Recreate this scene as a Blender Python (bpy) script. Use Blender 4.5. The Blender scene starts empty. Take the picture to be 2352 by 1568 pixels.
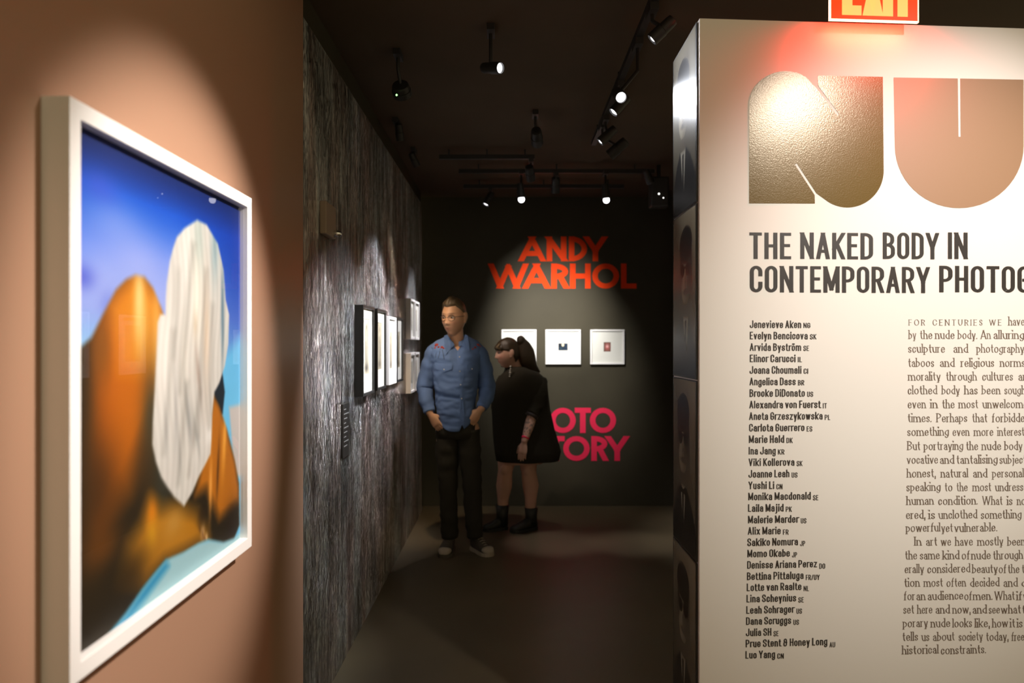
import bpy, bmesh, math, random
import numpy as np
from mathutils import Vector, Matrix, noise
from mathutils.geometry import tessellate_polygon

S = bpy.context.scene
COL = S.collection
PI = math.pi
random.seed(7)

# ---------------------------------------------------------------- camera, world, exposure
FPX, VX, VY, CAMZ = 1640.0, 1170.0, 790.0, 1.53          # focal length in pixels, vanishing point, lens height
cam = bpy.data.cameras.new('camera'); camo = bpy.data.objects.new('camera', cam); COL.objects.link(camo)
cam.sensor_width = 36.0; cam.lens = 36.0 * FPX / 2352.0
cam.shift_x = (1176 - VX) / 2352.0; cam.shift_y = (VY - 784) / 2352.0
camo.location = (0, 0, CAMZ); camo.rotation_euler = (PI / 2, 0, 0)
cam.dof.use_dof = True; cam.dof.focus_distance = 2.95; cam.dof.aperture_fstop = 2.1
cam.clip_start = 0.02
S.camera = camo
S.view_settings.view_transform = 'Standard'; S.view_settings.look = 'None'
S.view_settings.exposure = 0.0; S.view_settings.gamma = 1.0; S.view_settings.use_curve_mapping = False

W = bpy.data.worlds.new('world'); S.world = W; W.use_nodes = True
bg = W.node_tree.nodes['Background']; bg.inputs[0].default_value = (1.0, 0.82, 0.48, 1); bg.inputs[1].default_value = 0.40

def spot(name, loc, target, power, angle, blend, color=(1, .93, .84), radius=.02, parent=None):
    l = bpy.data.lights.new(name, 'SPOT'); o = bpy.data.objects.new(name, l); COL.objects.link(o)
    l.energy = power; l.spot_size = math.radians(angle); l.spot_blend = blend; l.color = color; l.shadow_soft_size = radius
    d = (Vector(target) - Vector(loc))
    o.rotation_euler = d.to_track_quat('-Z', 'Y').to_euler(); o.location = loc
    return o
# lamps of the front room: one on the text wall, one on the large picture
spot('text_wall_lamp', (1.86, .60, 3.02), (1.45, 2.38, 1.70), 315, 53, 1.0, (1, .95, .89), .06)
spot('picture_lamp', (1.25, 1.80, 3.0), (-.80, 1.73, 1.46), 490, 34.5, .6, (1, .92, .84), .03)

def P(px, py, d):                                          # the point at depth d that the photograph shows at pixel px, py
    return Vector(((px - VX) / FPX * d, d, CAMZ - (py - VY) / FPX * d))

# ---------------------------------------------------------------- helpers
def lin(c):
    return tuple(((v / 255) / 12.92 if v / 255 <= .04045 else ((v / 255 + .055) / 1.055) ** 2.4) for v in c)
def material(name, rgb, rough=.6, metal=0., spec=.5, bump=None, emit=None, var=None, rot=None):
    m = bpy.data.materials.new(name); m.use_nodes = True
    nt = m.node_tree; b = nt.nodes['Principled BSDF']
    b.inputs['Base Color'].default_value = (*rgb, 1); b.inputs['Roughness'].default_value = rough
    b.inputs['Metallic'].default_value = metal; b.inputs['Specular IOR Level'].default_value = spec
    if emit:
        b.inputs['Emission Color'].default_value = (*emit[:3], 1); b.inputs['Emission Strength'].default_value = emit[3]
    tc = nt.nodes.new('ShaderNodeTexCoord')
    if var:                                                # scale, amount
        n = nt.nodes.new('ShaderNodeTexNoise'); n.inputs['Scale'].default_value = var[0]; n.inputs['Detail'].default_value = 5
        nt.links.new(tc.outputs['Object'], n.inputs['Vector'])
        mx = nt.nodes.new('ShaderNodeMix'); mx.data_type = 'RGBA'
        a = var[1]
        mx.inputs['A'].default_value = (*[v * (1 - a) for v in rgb], 1); mx.inputs['B'].default_value = (*[min(1, v * (1 + a)) for v in rgb], 1)
        nt.links.new(n.outputs['Fac'], mx.inputs['Factor']); nt.links.new(mx.outputs['Result'], b.inputs['Base Color'])
    if bump:                                               # scale, strength, distance
        n = nt.nodes.new('ShaderNodeTexNoise'); n.inputs['Scale'].default_value = bump[0]; n.inputs['Detail'].default_value = 6
        nt.links.new(tc.outputs['Object'], n.inputs['Vector'])
        bp = nt.nodes.new('ShaderNodeBump'); bp.inputs['Strength'].default_value = bump[1]; bp.inputs['Distance'].default_value = bump[2]
        nt.links.new(n.outputs['Fac'], bp.inputs['Height']); nt.links.new(bp.outputs['Normal'], b.inputs['Normal'])
    return m
def paint_material(name, rough=.5, spec=.5):               # shows the colours of the print stored on its mesh
    m = bpy.data.materials.new(name); m.use_nodes = True; nt = m.node_tree; b = nt.nodes['Principled BSDF']
    a = nt.nodes.new('ShaderNodeAttribute'); a.attribute_name = 'ink'
    nt.links.new(a.outputs['Color'], b.inputs['Base Color']); b.inputs['Roughness'].default_value = rough
    b.inputs['Specular IOR Level'].default_value = spec
    return m
class MB:
    def __init__(s): s.v = []; s.f = []
    def add(s, vs, fs):
        n = len(s.v); s.v += [tuple(v) for v in vs]; s.f += [tuple(i + n for i in f) for f in fs]; return s
    def box(s, x0, x1, y0, y1, z0, z1):
        return s.add([(x0,y0,z0),(x1,y0,z0),(x1,y1,z0),(x0,y1,z0),(x0,y0,z1),(x1,y0,z1),(x1,y1,z1),(x0,y1,z1)],
                     [(0,3,2,1),(4,5,6,7),(0,1,5,4),(1,2,6,5),(2,3,7,6),(3,0,4,7)])
    def rings(s, R, close0=True, close1=True):             # list of equally long rings
        n = len(R[0]); vs = [p for r in R for p in r]; fs = []
        for i in range(len(R) - 1):
            for j in range(n):
                k = (j + 1) % n
                fs.append((i*n+j, i*n+k, (i+1)*n+k, (i+1)*n+j))
        if close0: fs.append(tuple(reversed(range(n))))
        if close1: fs.append(tuple((len(R)-1)*n + j for j in range(n)))
        return s.add(vs, fs)
    def stack(s, R, n=32, ex=2.0, **k):                     # horizontal ellipse rings (cx, cy, z, rx, ry)
        out = []
        for (cx, cy, z, rx, ry) in R:
            r = []
            for j in range(n):
                a = 2 * PI * j / n; c, t = math.cos(a), math.sin(a)
                r.append((cx + rx * math.copysign(abs(c) ** (2/ex), c), cy + ry * math.copysign(abs(t) ** (2/ex), t), z))
            out.append(r)
        return s.rings(out, **k)
    def tube(s, pts, rad, n=14, cap=True, flat=None):       # tapering limb along points; flat squeezes along a direction
        pts = [Vector(p) for p in pts]
        if not hasattr(rad, '__len__'): rad = [rad] * len(pts)
        R = []; up = None
        for i, p in enumerate(pts):
            d = (pts[min(i+1, len(pts)-1)] - pts[max(i-1, 0)]).normalized()
            if up is None: up = d.orthogonal().normalized()
            up = (up - d * up.dot(d)).normalized(); sd = d.cross(up)
            ring = []
            for j in range(n):
                a = 2*PI*j/n; o = up * math.cos(a) * rad[i] + sd * math.sin(a) * rad[i]
                if flat: fd = Vector(flat[:3]); o = o - fd * o.dot(fd) * (1 - flat[3])
                ring.append(p + o)
            R.append(ring)
        if cap:                                             # rounded ends
            for e, q in ((0, 1), (-1, -2)):
                d = (pts[e] - pts[q]).normalized(); r = rad[e]
                extra = []
                for t in (.45, .8, .97):
                    sc = math.sqrt(1 - t*t)
                    extra.append([pts[e] + (Vector(v) - pts[e]) * sc + d * r * t for v in R[e]])
                if e == 0: pre = list(reversed(extra))
                else: post = extra
            R = pre + R + post
        return s.rings(R)
    def ball(s, c, r, n=16, m=10):
        if not hasattr(r, '__len__'): r = (r, r, r)
        R = []
        for i in range(1, m):
            t = PI * i / m
            R.append([(c[0]+r[0]*math.sin(t)*math.cos(2*PI*j/n), c[1]+r[1]*math.sin(t)*math.sin(2*PI*j/n), c[2]-r[2]*math.cos(t)) for j in range(n)])
        return s.rings(R)
    def cyl(s, a, b, ra, rb=None, n=24): return s.tube([a, b], [ra, ra if rb is None else rb], n, cap=False)
    def build(s, name, mat, parent=None, smooth=False, fix=True):
        me = bpy.data.meshes.new(name); me.from_pydata(s.v, [], s.f)
        if fix:
            bm = bmesh.new(); bm.from_mesh(me); bmesh.ops.recalc_face_normals(bm, faces=bm.faces); bm.to_mesh(me); bm.free()
        if smooth: me.polygons.foreach_set('use_smooth', [True] * len(me.polygons))
        me.materials.append(mat); o = bpy.data.objects.new(name, me); COL.objects.link(o)
        if parent: o.parent = parent
        return o
def bevel(o, w=.002, seg=2):
    m = o.modifiers.new('bevel', 'BEVEL'); m.width = w; m.segments = seg; m.limit_method = 'ANGLE'
    return o
def tag(o, label, cat, group=None):
    o['label'] = label; o['category'] = cat
    if group: o['group'] = group
    return o
def thing(name, label, cat, loc=(0,0,0), rz=0, group=None):
    o = bpy.data.objects.new(name, None); COL.objects.link(o); o.empty_display_size = .05
    o.location = loc; o.rotation_euler = (0, 0, rz); return tag(o, label, cat, group)
def struct(o): o['kind'] = 'structure'; return o
def copy_thing(o, label):                                   # a thing and its parts, sharing meshes
    c = o.copy(); COL.objects.link(c); c['label'] = label
    for p in list(o.children):
        q = p.copy(); COL.objects.link(q); q.parent = c
        for g in list(p.children):
            h = g.copy(); COL.objects.link(h); h.parent = q
    return c

# ---------------------------------------------------------------- lettering drawn with strokes
GLYPH = {
'A':'0,0 .5,1|1,0 .5,1|.2,.27 .8,.27','B':'0,0 0,1|0,1 .92,1 .92,.53 0,.53|0,.53 1,.53 1,0 0,0','C':'1,.68 1,1 0,1 0,0 1,0 1,.32',
'D':'0,0 0,1|0,1 1,1 1,0 0,0','E':'0,0 0,1|0,1 1,1|0,.52 .85,.52|0,0 1,0','F':'0,0 0,1|0,1 1,1|0,.5 .85,.5',
'G':'1,.7 1,1 0,1 0,0 1,0 1,.45|1,.47 .55,.47','H':'0,0 0,1|1,0 1,1|0,.5 1,.5','I':'.5,0 .5,1','J':'1,1 1,0 0,0 0,.28',
'K':'0,0 0,1|0,.38 1,1|.32,.58 1,0','L':'0,0 0,1|0,0 1,0','M':'0,0 0,1|0,1 .5,.1|.5,.1 1,1|1,1 1,0','N':'0,0 0,1|0,1 1,0|1,0 1,1',
'O':'0,0 0,1 1,1 1,0 z','P':'0,0 0,1|0,1 1,1 1,.44 0,.44','R':'0,0 0,1|0,1 1,1 1,.47 0,.47|.55,.47 1,0',
'S':'1,.73 1,1 0,1 0,.55 1,.45 1,0 0,0 0,.27','T':'.5,0 .5,1|0,1 1,1','U':'0,1 0,0 1,0 1,1','V':'0,1 .5,0|1,1 .5,0',
'W':'0,1 .25,0|.25,0 .5,.95|.5,.95 .75,0|.75,0 1,1','X':'0,0 1,1|0,1 1,0','Y':'0,1 .5,.42|1,1 .5,.42|.5,.45 .5,0','Z':'0,1 1,1|1,1 0,0|0,0 1,0',
'a':'.05,.72 .05,1 1,1 1,0|1,.57 0,.57 0,0 1,0 1,.2','b':'0,0 0,1.39|0,1 1,1 1,0 0,0','c':'1,.65 1,1 0,1 0,0 1,0 1,.35','d':'1,0 1,1.39|1,1 0,1 0,0 1,0',
'e':'0,.52 1,.52|1,.52 1,1 0,1 0,0 1,0 1,.26','f':'.35,0 .35,1.39 1,1.39|0,1 .9,1','g':'1,1 0,1 0,0 1,0|1,1 1,-.38 0,-.38 0,-.16','h':'0,0 0,1.39|0,.85 0,1 1,1 1,0',
'i':'.5,0 .5,1|.5,1.27 .5,1.39','j':'.8,1 .8,-.38 0,-.38|.8,1.27 .8,1.39','k':'0,0 0,1.39|0,.36 1,1|.33,.58 1,0','l':'.5,0 .5,1.39',
'm':'0,0 0,1|0,.8 0,1 .5,1 .5,0|.5,.8 .5,1 1,1 1,0','n':'0,0 0,1|0,.8 0,1 1,1 1,0','o':'0,0 0,1 1,1 1,0 z','p':'0,1 0,-.38|0,1 1,1 1,0 0,0','q':'1,1 1,-.38|1,1 0,1 0,0 1,0',
'r':'0,0 0,1|0,.7 0,1 1,1','s':'1,.74 1,1 0,1 0,.55 1,.45 1,0 0,0 0,.26','t':'.4,1.3 .4,0 1,0|0,1 1,1','u':'0,1 0,0 1,0 1,.2|1,1 1,0','v':'0,1 .5,0|1,1 .5,0',
'w':'0,1 .25,0|.25,0 .5,.95|.5,.95 .75,0|.75,0 1,1','x':'0,0 1,1|0,1 1,0','y':'0,1 .5,0|1,1 .36,-.38','z':'0,1 1,1|1,1 0,0|0,0 1,0',
'.':'.5,0 .5,.06','\u00b7':'.5,.5 .5,.56',',':'.7,.1 .3,-.2','&':'1,.5 .12,.5 .12,1 .85,1 .85,.76|.12,.5 0,.5 0,0 .85,0 .85,.66','/':'0,0 1,1',
'\u00f6':'0,0 0,1 1,1 1,0 z|.2,1.27 .2,1.37|.8,1.27 .8,1.37'}
FONTS = {
 'condensed': dict(xh=.72, t=(.125,.115), r=.17, serif=0, gap=.075, space=.17, up=.385, low=.345, w={'M':.5,'W':.6,'N':.41,'A':.41,'E':.33,'F':.32,'L':.32,'I':.125,'T':.37,'i':.125,'j':.22,'l':.125,'m':.56,'w':.5,'f':.23,'t':.24,'r':.235,'.':.12,',':.14,'/':.3,'&':.42,'Y':.41,'V':.41,'k':.36}),
 'serif': dict(xh=.63, t=(.098,.05), r=.5, serif=.075, gap=.10, space=.22, up=.6, low=.42, w={'A':.68,'B':.52,'E':.5,'F':.47,'I':.1,'L':.48,'O':.72,'C':.62,'N':.64,'P':.48,'R':.52,'S':.42,'T':.6,'U':.6,'W':.95,'i':.1,'l':.1,'j':.2,'m':.74,'w':.66,'f':.3,'t':.28,'r':.27,'s':.32,'a':.36,'c':.37,'e':.4,'.':.08,',':.1,'o':.46,'v':.42,'y':.42}),
 'bold': dict(xh=.7, t=(.225,.205), r=.6, serif=0, gap=.08, space=.3, up=.8, low=.6, w={}),
}
def fillet(pts, r, closed):
    n = len(pts); out = []
    rng = range(n)
    for i in rng:
        if not closed and i in (0, n-1): out.append(pts[i]); continue
        a, c, b = Vector(pts[i-1]), Vector(pts[i]), Vector(pts[(i+1) % n])
        la, lb = (a-c).length, (b-c).length
        fa = .5 if (closed or 0 < i-1) else 1.0
        fb = .5 if (closed or i+1 < n-1) else 1.0
        ra, rb = min(r, la*fa), min(r, lb*fb)
        A, B = c + (a-c).normalized()*ra, c + (b-c).normalized()*rb
        for k in range(7):
            t = PI/2*k/6
            q = c + (A-c)*(1-math.sin(t)) + (B-c)*(1-math.cos(t)); out.append((q.x, q.y))
    return out
def clip(poly, lo, hi):
    for s, lim in ((1, lo), (-1, -hi)):
        res = []
        for i in range(len(poly)):
            p, q = poly[i-1], poly[i]; a, b = s*p[1]-lim, s*q[1]-lim
            if (a >= 0) != (b >= 0):
                t = a/(a-b); res.append((p[0]+(q[0]-p[0])*t, p[1]+(q[1]-p[1])*t))
            if b >= 0: res.append(q)
        poly = res
        if len(poly) < 3: return []
    return poly
def glyph(ch, x0, w, H, font):                              # convex pieces of one character, box w wide, capitals H high
    F = FONTS[font]; tv, th = F['t'][0]*H, F['t'][1]*H; low = ch.islower(); h = F['xh']*H if low else H
    polys = []
    paths = []
    for pth in GLYPH.get(ch, '').split('|'):
        toks = pth.split(); closed = bool(toks) and toks[-1] == 'z'
        if closed: toks = toks[:-1]
        pts = []
        for tk in toks:
            x, y = map(float, tk.split(','))
            X = x0 + (tv/2 + x*(w-tv) if w > tv*1.01 else w/2)
            if low and y > 1: Y = h - th/2 + (y-1)/.39*(H-h)
            elif y < 0: Y = th/2 + y*h
            else: Y = th/2 + y*(h-th)
            if len(pts) == 0 or True: pts.append((X, Y))
        paths.append((pts, closed))
    lo = -1.0*H if ch in 'gjpqy,' else 0.0; hi = H if (not low or ch in 'bdfhijklt\u00f6') else h
    for pts, closed in paths:
        if len(pts) < 2: continue
        q = fillet(pts, F['r']*H, closed)
        cl = [q[0]]
        for p in q[1:]:
            if (Vector(p)-Vector(cl[-1])).length > 1e-5*H: cl.append(p)
        q = cl
        n = len(q); N = []
        for i in range(n):
            a = Vector(q[i-1] if (closed or i) else q[i]); b = Vector(q[(i+1) % n] if (closed or i < n-1) else q[i])
            d = (b-a).normalized(); nn = Vector((-d.y, d.x))
            N.append((nn, math.sqrt((tv*d.y)**2 + (th*d.x)**2)/2, d))
        if not closed:                                      # square ends; slanted ends run on and are cut level
            q = [Vector(p) for p in q]
            for e, sg in ((0, -1), (n-1, 1)):
                d = N[e][2]; slant = .15 < abs(d.x) < .985
                q[e] = q[e] + d*sg*(th*1.3 if slant and (abs(q[e].y-th/2) < .01*H or abs(q[e].y-(h-th/2)) < .01*H) else (th/2 if abs(d.y) > .5 else tv/2))
                if F['serif'] and abs(d.y) > .75 and ch not in '.,Stsc/' :
                    p = q[e]; s_ = F['serif']*H; y = p.y - math.copysign(th/2, d.y*sg)
                    if any(abs(p.y - v) < .05*H for v in (0, h, H, -.38*h)):
                        l = s_ if not (low and d.y*sg > 0) else s_*1.1; r_ = s_ if not (low and d.y*sg > 0) else 0
                        polys.append([(p.x-tv/2-l, y-th/2), (p.x+tv/2+r_, y-th/2), (p.x+tv/2+r_, y+th/2), (p.x-tv/2-l, y+th/2)])
        L = [(q[i][0]+N[i][0].x*N[i][1], q[i][1]+N[i][0].y*N[i][1]) for i in range(n)]
        R = [(q[i][0]-N[i][0].x*N[i][1], q[i][1]-N[i][0].y*N[i][1]) for i in range(n)]
        for i in range(n if closed else n-1):
            k = (i+1) % n
            polys.append([R[i], R[k], L[k], L[i]])
    return [c for c in (clip(p, lo, hi) for p in polys) if c]
def cwidth(ch, H, font, small=False):
    F = FONTS[font]
    return F['w'].get(ch, F['low'] if ch.islower() else F['up'])*H
def word(wd, x, H, font, track=0, sq=1.0):                  # pieces and end x
    F = FONTS[font]; out = []
    for ch in wd:
        w = cwidth(ch, H, font)*sq; out += glyph(ch, x, w, H, font); x += w + (F['gap']+track)*H*sq
    return out, x - (F['gap']+track)*H*sq
def letter_mesh(mb, polys, M, thick=.0006):                 # pieces laid on a wall: M maps (u, v, out) to the world
    for p in polys:
        n = len(p); k = thick + (len(mb.f) % 40) * 2e-5
        mb.add([M(u, v, k) for u, v in p], [tuple(range(n))])
    return mb
# ---------------------------------------------------------------- materials of the rooms
M_tan = material('tan_paint', lin((164, 127, 104)), .36, spec=.4, bump=(220, .05, .002))
M_black = material('black_paint', (.056, .049, .032), .6, spec=.15, var=(3, .2))
M_panel = material('white_paint', (.80, .755, .70), .6, spec=.3, bump=(300, .04, .001))
M_ceil = material('dark_ceiling', (.085, .06, .038), .8, spec=.2, var=(1.5, .3))
M_floor = material('dark_floor', (.085, .064, .034), .42, spec=.35, var=(2.2, .25), bump=(60, .06, .003))
M_white = material('white_frame', (.86, .84, .83), .4)
M_blackf = material('black_frame', (.02, .018, .015), .35)
M_mat = material('paper_mat', (.74, .74, .69), .8, spec=.2)
M_metal = material('black_metal', (.02, .019, .017), .5)
M_ink = material('black_vinyl', (.028, .022, .019), .45)
M_brown = material('brown_vinyl', (.15, .105, .075), .5)

def foil():                                                 # crumpled silver foil brushed with dark paint, running in vertical streaks
    m = bpy.data.materials.new('silver_foil'); m.use_nodes = True; nt = m.node_tree; b = nt.nodes['Principled BSDF']; L = nt.links.new
    tc = nt.nodes.new('ShaderNodeTexCoord')
    def mp(sx, sy, sz):
        n = nt.nodes.new('ShaderNodeMapping'); n.inputs['Scale'].default_value = (sx, sy, sz); L(tc.outputs['Object'], n.inputs['Vector']); return n
    def nz(mapn, sc, det, rough=.6):
        n = nt.nodes.new('ShaderNodeTexNoise'); n.inputs['Scale'].default_value = sc; n.inputs['Detail'].default_value = det; n.inputs['Roughness'].default_value = rough
        L(mapn.outputs['Vector'], n.inputs['Vector']); return n
    streak = nz(mp(1, 11, .8), 1.9, 9, .7); patch = nz(mp(1, 1.6, .8), 2.4, 5); fine = nz(mp(1, 1.5, .6), 70, 5, .7); crumple = nz(mp(1, 3.4, .42), 13, 8, .72); tone = nz(mp(1, 2.4, .4), 1.5, 3)
    def math_(op, a, bb, cc=None):
        n = nt.nodes.new('ShaderNodeMath'); n.operation = op
        for k_, v in enumerate((a, bb, cc)):
            if v is None: continue
            if isinstance(v, (int, float)): n.inputs[k_].default_value = v
            else: L(v, n.inputs[k_])
        return n.outputs[0]
    r = nt.nodes.new('ShaderNodeValToRGB'); e = r.color_ramp.elements
    e[0].position = .32; e[0].color = (.05, .046, .042, 1); e[1].position = .66; e[1].color = (1, .99, .98, 1)
    x = e.new(.46); x.color = (.22, .20, .19, 1); x = e.new(.56); x.color = (.60, .59, .58, 1)
    L(math_('MULTIPLY_ADD', patch.outputs['Fac'], .35, math_('MULTIPLY_ADD', streak.outputs['Fac'], .3, math_('MULTIPLY', crumple.outputs['Fac'], .35))), r.inputs['Fac'])
    r2 = nt.nodes.new('ShaderNodeValToRGB'); q = r2.color_ramp.elements; q[0].position = .38; q[0].color = (1, .84, .80, 1); q[1].position = .60; q[1].color = (.90, .97, 1, 1); L(tone.outputs['Fac'], r2.inputs['Fac'])
    mx = nt.nodes.new('ShaderNodeMix'); mx.data_type = 'RGBA'; mx.blend_type = 'MULTIPLY'; mx.inputs['Factor'].default_value = 1; L(r.outputs['Color'], mx.inputs['A']); L(r2.outputs['Color'], mx.inputs['B'])
    L(mx.outputs['Result'], b.inputs['Base Color']); b.inputs['Metallic'].default_value = 1.0; b.inputs['Roughness'].default_value = .25
    bp = nt.nodes.new('ShaderNodeBump'); bp.inputs['Strength'].default_value = 1.0; bp.inputs['Distance'].default_value = .05
    L(math_('MULTIPLY_ADD', fine.outputs['Fac'], .16, math_('MULTIPLY_ADD', streak.outputs['Fac'], .45, crumple.outputs['Fac'])), bp.inputs['Height'])
    vo = nt.nodes.new('ShaderNodeTexVoronoi'); vo.inputs['Scale'].default_value = 70; L(mp(1, 2.0, .7).outputs['Vector'], vo.inputs['Vector'])   # small facets of the crumpled foil
    sb_ = nt.nodes.new('ShaderNodeVectorMath'); sb_.operation = 'SUBTRACT'; sb_.inputs[1].default_value = (.5, .5, .5); L(vo.outputs['Color'], sb_.inputs[0])
    sc_ = nt.nodes.new('ShaderNodeVectorMath'); sc_.operation = 'SCALE'; sc_.inputs['Scale'].default_value = .58; L(sb_.outputs[0], sc_.inputs[0])
    ad_ = nt.nodes.new('ShaderNodeVectorMath'); ad_.operation = 'ADD'; L(sc_.outputs[0], ad_.inputs[0]); L(bp.outputs['Normal'], ad_.inputs[1])
    nm_ = nt.nodes.new('ShaderNodeVectorMath'); nm_.operation = 'NORMALIZE'; L(ad_.outputs[0], nm_.inputs[0]); L(nm_.outputs[0], b.inputs['Normal'])
    return m
M_foil = foil()
def glazing(name, rough=.0, tint=(1, 1, 1), k=1.0):
    m = bpy.data.materials.new(name); m.use_nodes = True; nt = m.node_tree; nt.nodes.clear(); L = nt.links.new
    o = nt.nodes.new('ShaderNodeOutputMaterial'); mx = nt.nodes.new('ShaderNodeMixShader'); t = nt.nodes.new('ShaderNodeBsdfTransparent')
    g = nt.nodes.new('ShaderNodeBsdfGlossy'); g.inputs['Roughness'].default_value = rough; ge = nt.nodes.new('ShaderNodeNewGeometry')
    t.inputs[0].default_value = (*tint, 1)
    dt = nt.nodes.new('ShaderNodeVectorMath'); dt.operation = 'DOT_PRODUCT'; L(ge.outputs['Incoming'], dt.inputs[0]); L(ge.outputs['Normal'], dt.inputs[1])
    def mm(op, x, y):
        n = nt.nodes.new('ShaderNodeMath'); n.operation = op
        for k_, v in enumerate((x, y)):
            if isinstance(v, (int, float)): n.inputs[k_].default_value = v
            else: L(v, n.inputs[k_])
        return n.outputs[0]
    fr = mm('MULTIPLY', mm('ADD', .04, mm('MULTIPLY', .96, mm('POWER', mm('SUBTRACT', 1.0, mm('ABSOLUTE', dt.outputs['Value'], 0)), 5.0))), k)   # the same from both faces of the pane
    L(fr, mx.inputs[0]); L(t.outputs[0], mx.inputs[1]); L(g.outputs[0], mx.inputs[2]); L(mx.outputs[0], o.inputs[0])
    return m
M_glass = glazing('picture_glass'); M_museum = glazing('low_glare_glass', 0, (1, 1, 1), .35)

# ---------------------------------------------------------------- the setting
WL = -.80                                                   # plane of the left walls
YB = 6.75                                                   # plane of the back wall
CEIL = 2.92
struct(MB().box(-3.2, 3.6, -2.5, YB + .15, -.1, 0).build('floor', M_floor))
struct(MB().box(-3.2, 3.6, 2.20, YB + .15, CEIL, CEIL + .1).build('ceiling', M_ceil))
struct(MB().box(WL - .14, WL + .004, -2.0, 2.755, 0, 3.3).build('wall_left', M_tan))
struct(MB().box(WL - .14, WL, 2.757, 6.52, 0, 2.80).build('wall_foil', M_foil))
struct(MB().box(WL - .14, WL - .01, 2.757, 6.52, 2.80, CEIL).build('trim_1', M_black))
struct(MB().box(-3.2, 1.75, YB, YB + .15, 0, CEIL).build('wall_back', M_black))
struct(MB().box(1.58, 1.72, 4.5, YB, 0, CEIL).build('wall_side', M_black))
# the text wall stands slightly turned; its left end is the pillar
PO = Vector((.6235, 2.34, 0)); PA = math.atan2(.075, 1.117); PU = Vector((math.cos(PA), math.sin(PA), 0)); PN = Vector((math.sin(PA), -math.cos(PA), 0))
def PW(u, v, o=0.0): return tuple(PO + PU * u + PN * o + Vector((0, 0, v)))
def PX(px, py):                                             # wall coordinates (u, height) of a spot measured in the photograph
    r = Vector(((px - VX) / FPX, 1, -(py - VY) / FPX)); t = (PO).dot(PN) / r.dot(PN)
    q = Vector((0, 0, CAMZ)) + r * t
    return ((q - PO).dot(PU), q.z)
ZP = 2.597
wp = MB()
wp.add([PW(0, 0), PW(1.9, 0), (.62 + 1.9*PU.x, 2.70, 0), (.622, 2.70, 0), PW(0, ZP), PW(1.9, ZP), (.62 + 1.9*PU.x, 2.70, ZP), (.622, 2.70, ZP)],
       [(0,3,2,1),(4,5,6,7),(0,1,5,4),(1,2,6,5),(2,3,7,6),(3,0,4,7)])
struct(wp.build('wall_right', M_panel))

# ---------------------------------------------------------------- painting prints
def s2l(a): a = np.clip(a, 0, 255)/255.; return np.where(a <= .04045, a/12.92, ((a+.055)/1.055)**2.4)
def sdist(X, Y, pts):                                       # signed distance to a polygon, negative inside
    d = np.full(X.shape, 1e9); ins = np.zeros(X.shape, bool); n = len(pts)
    for i in range(n):
        ax, ay = pts[i-1]; bx, by = pts[i]; ex, ey = bx-ax, by-ay; wx, wy = X-ax, Y-ay
        t = np.clip((wx*ex+wy*ey)/(ex*ex+ey*ey+1e-12), 0, 1)
        d = np.minimum(d, (wx-ex*t)**2+(wy-ey*t)**2)
        if ay != by:
            c = ((ay > Y) != (by > Y)) & (X < (bx-ax)*(Y-ay)/(by-ay)+ax); ins ^= c
    d = np.sqrt(d); return np.where(ins, -d, d)
class Canvas:                                               # u to the right, v up, both in metres
    def __init__(s, w, h, nx, ny, base):
        s.w, s.h, s.nx, s.ny = w, h, nx, ny
        s.U, s.V = np.meshgrid(np.linspace(0, w, nx), np.linspace(0, h, ny)); s.C = np.zeros((ny, nx, 3)) + np.array(base, float)
    def lay(s, a, col): a = np.clip(a, 0, 1)[..., None]; s.C = s.C*(1-a) + np.array(col, float)*a
    def poly(s, pts, col, soft=.004, k=1.0): s.lay(k*np.clip(.5 - sdist(s.U, s.V, pts)/(2*soft), 0, 1), col)
    def blob(s, c, r, col, k=1.0, hard=False, ang=0.0):
        x, y = s.U-c[0], s.V-c[1]; ca, sa = math.cos(ang), math.sin(ang); x, y = (x*ca+y*sa)/r[0], (-x*sa+y*ca)/r[1]; q = x*x+y*y
        s.lay(k*(np.clip((1-np.sqrt(q))*8, 0, 1) if hard else np.exp(-q)), col)
    def inside(s, pts, soft=.004): return np.clip(.5 - sdist(s.U, s.V, pts)/(2*soft), 0, 1)
    def mesh(s, name, mat, parent, loc=(0, 0, 0)):           # a sheet in the x-z plane facing -y
        ox, oy, oz = loc; n = s.nx*s.ny
        co = np.stack([s.U.ravel()+ox, np.full(n, oy), s.V.ravel()+oz], 1)
        i = np.arange(s.ny-1)[:, None]*s.nx + np.arange(s.nx-1)[None, :]
        f = np.stack([i, i+1, i+1+s.nx, i+s.nx], -1).reshape(-1, 4)
        me = bpy.data.meshes.new(name); me.from_pydata(co.tolist(), [], f.tolist())
        at = me.color_attributes.new('ink', 'FLOAT_COLOR', 'POINT')
        c = np.ones((n, 4), np.float32); c[:, :3] = s2l(s.C.reshape(-1, 3)); at.data.foreach_set('color', c.ravel())
        me.materials.append(mat); o = bpy.data.objects.new(name, me); COL.objects.link(o)
        if parent: o.parent = parent
        return o
M_print = paint_material('photo_print', .55, .3)

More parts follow.
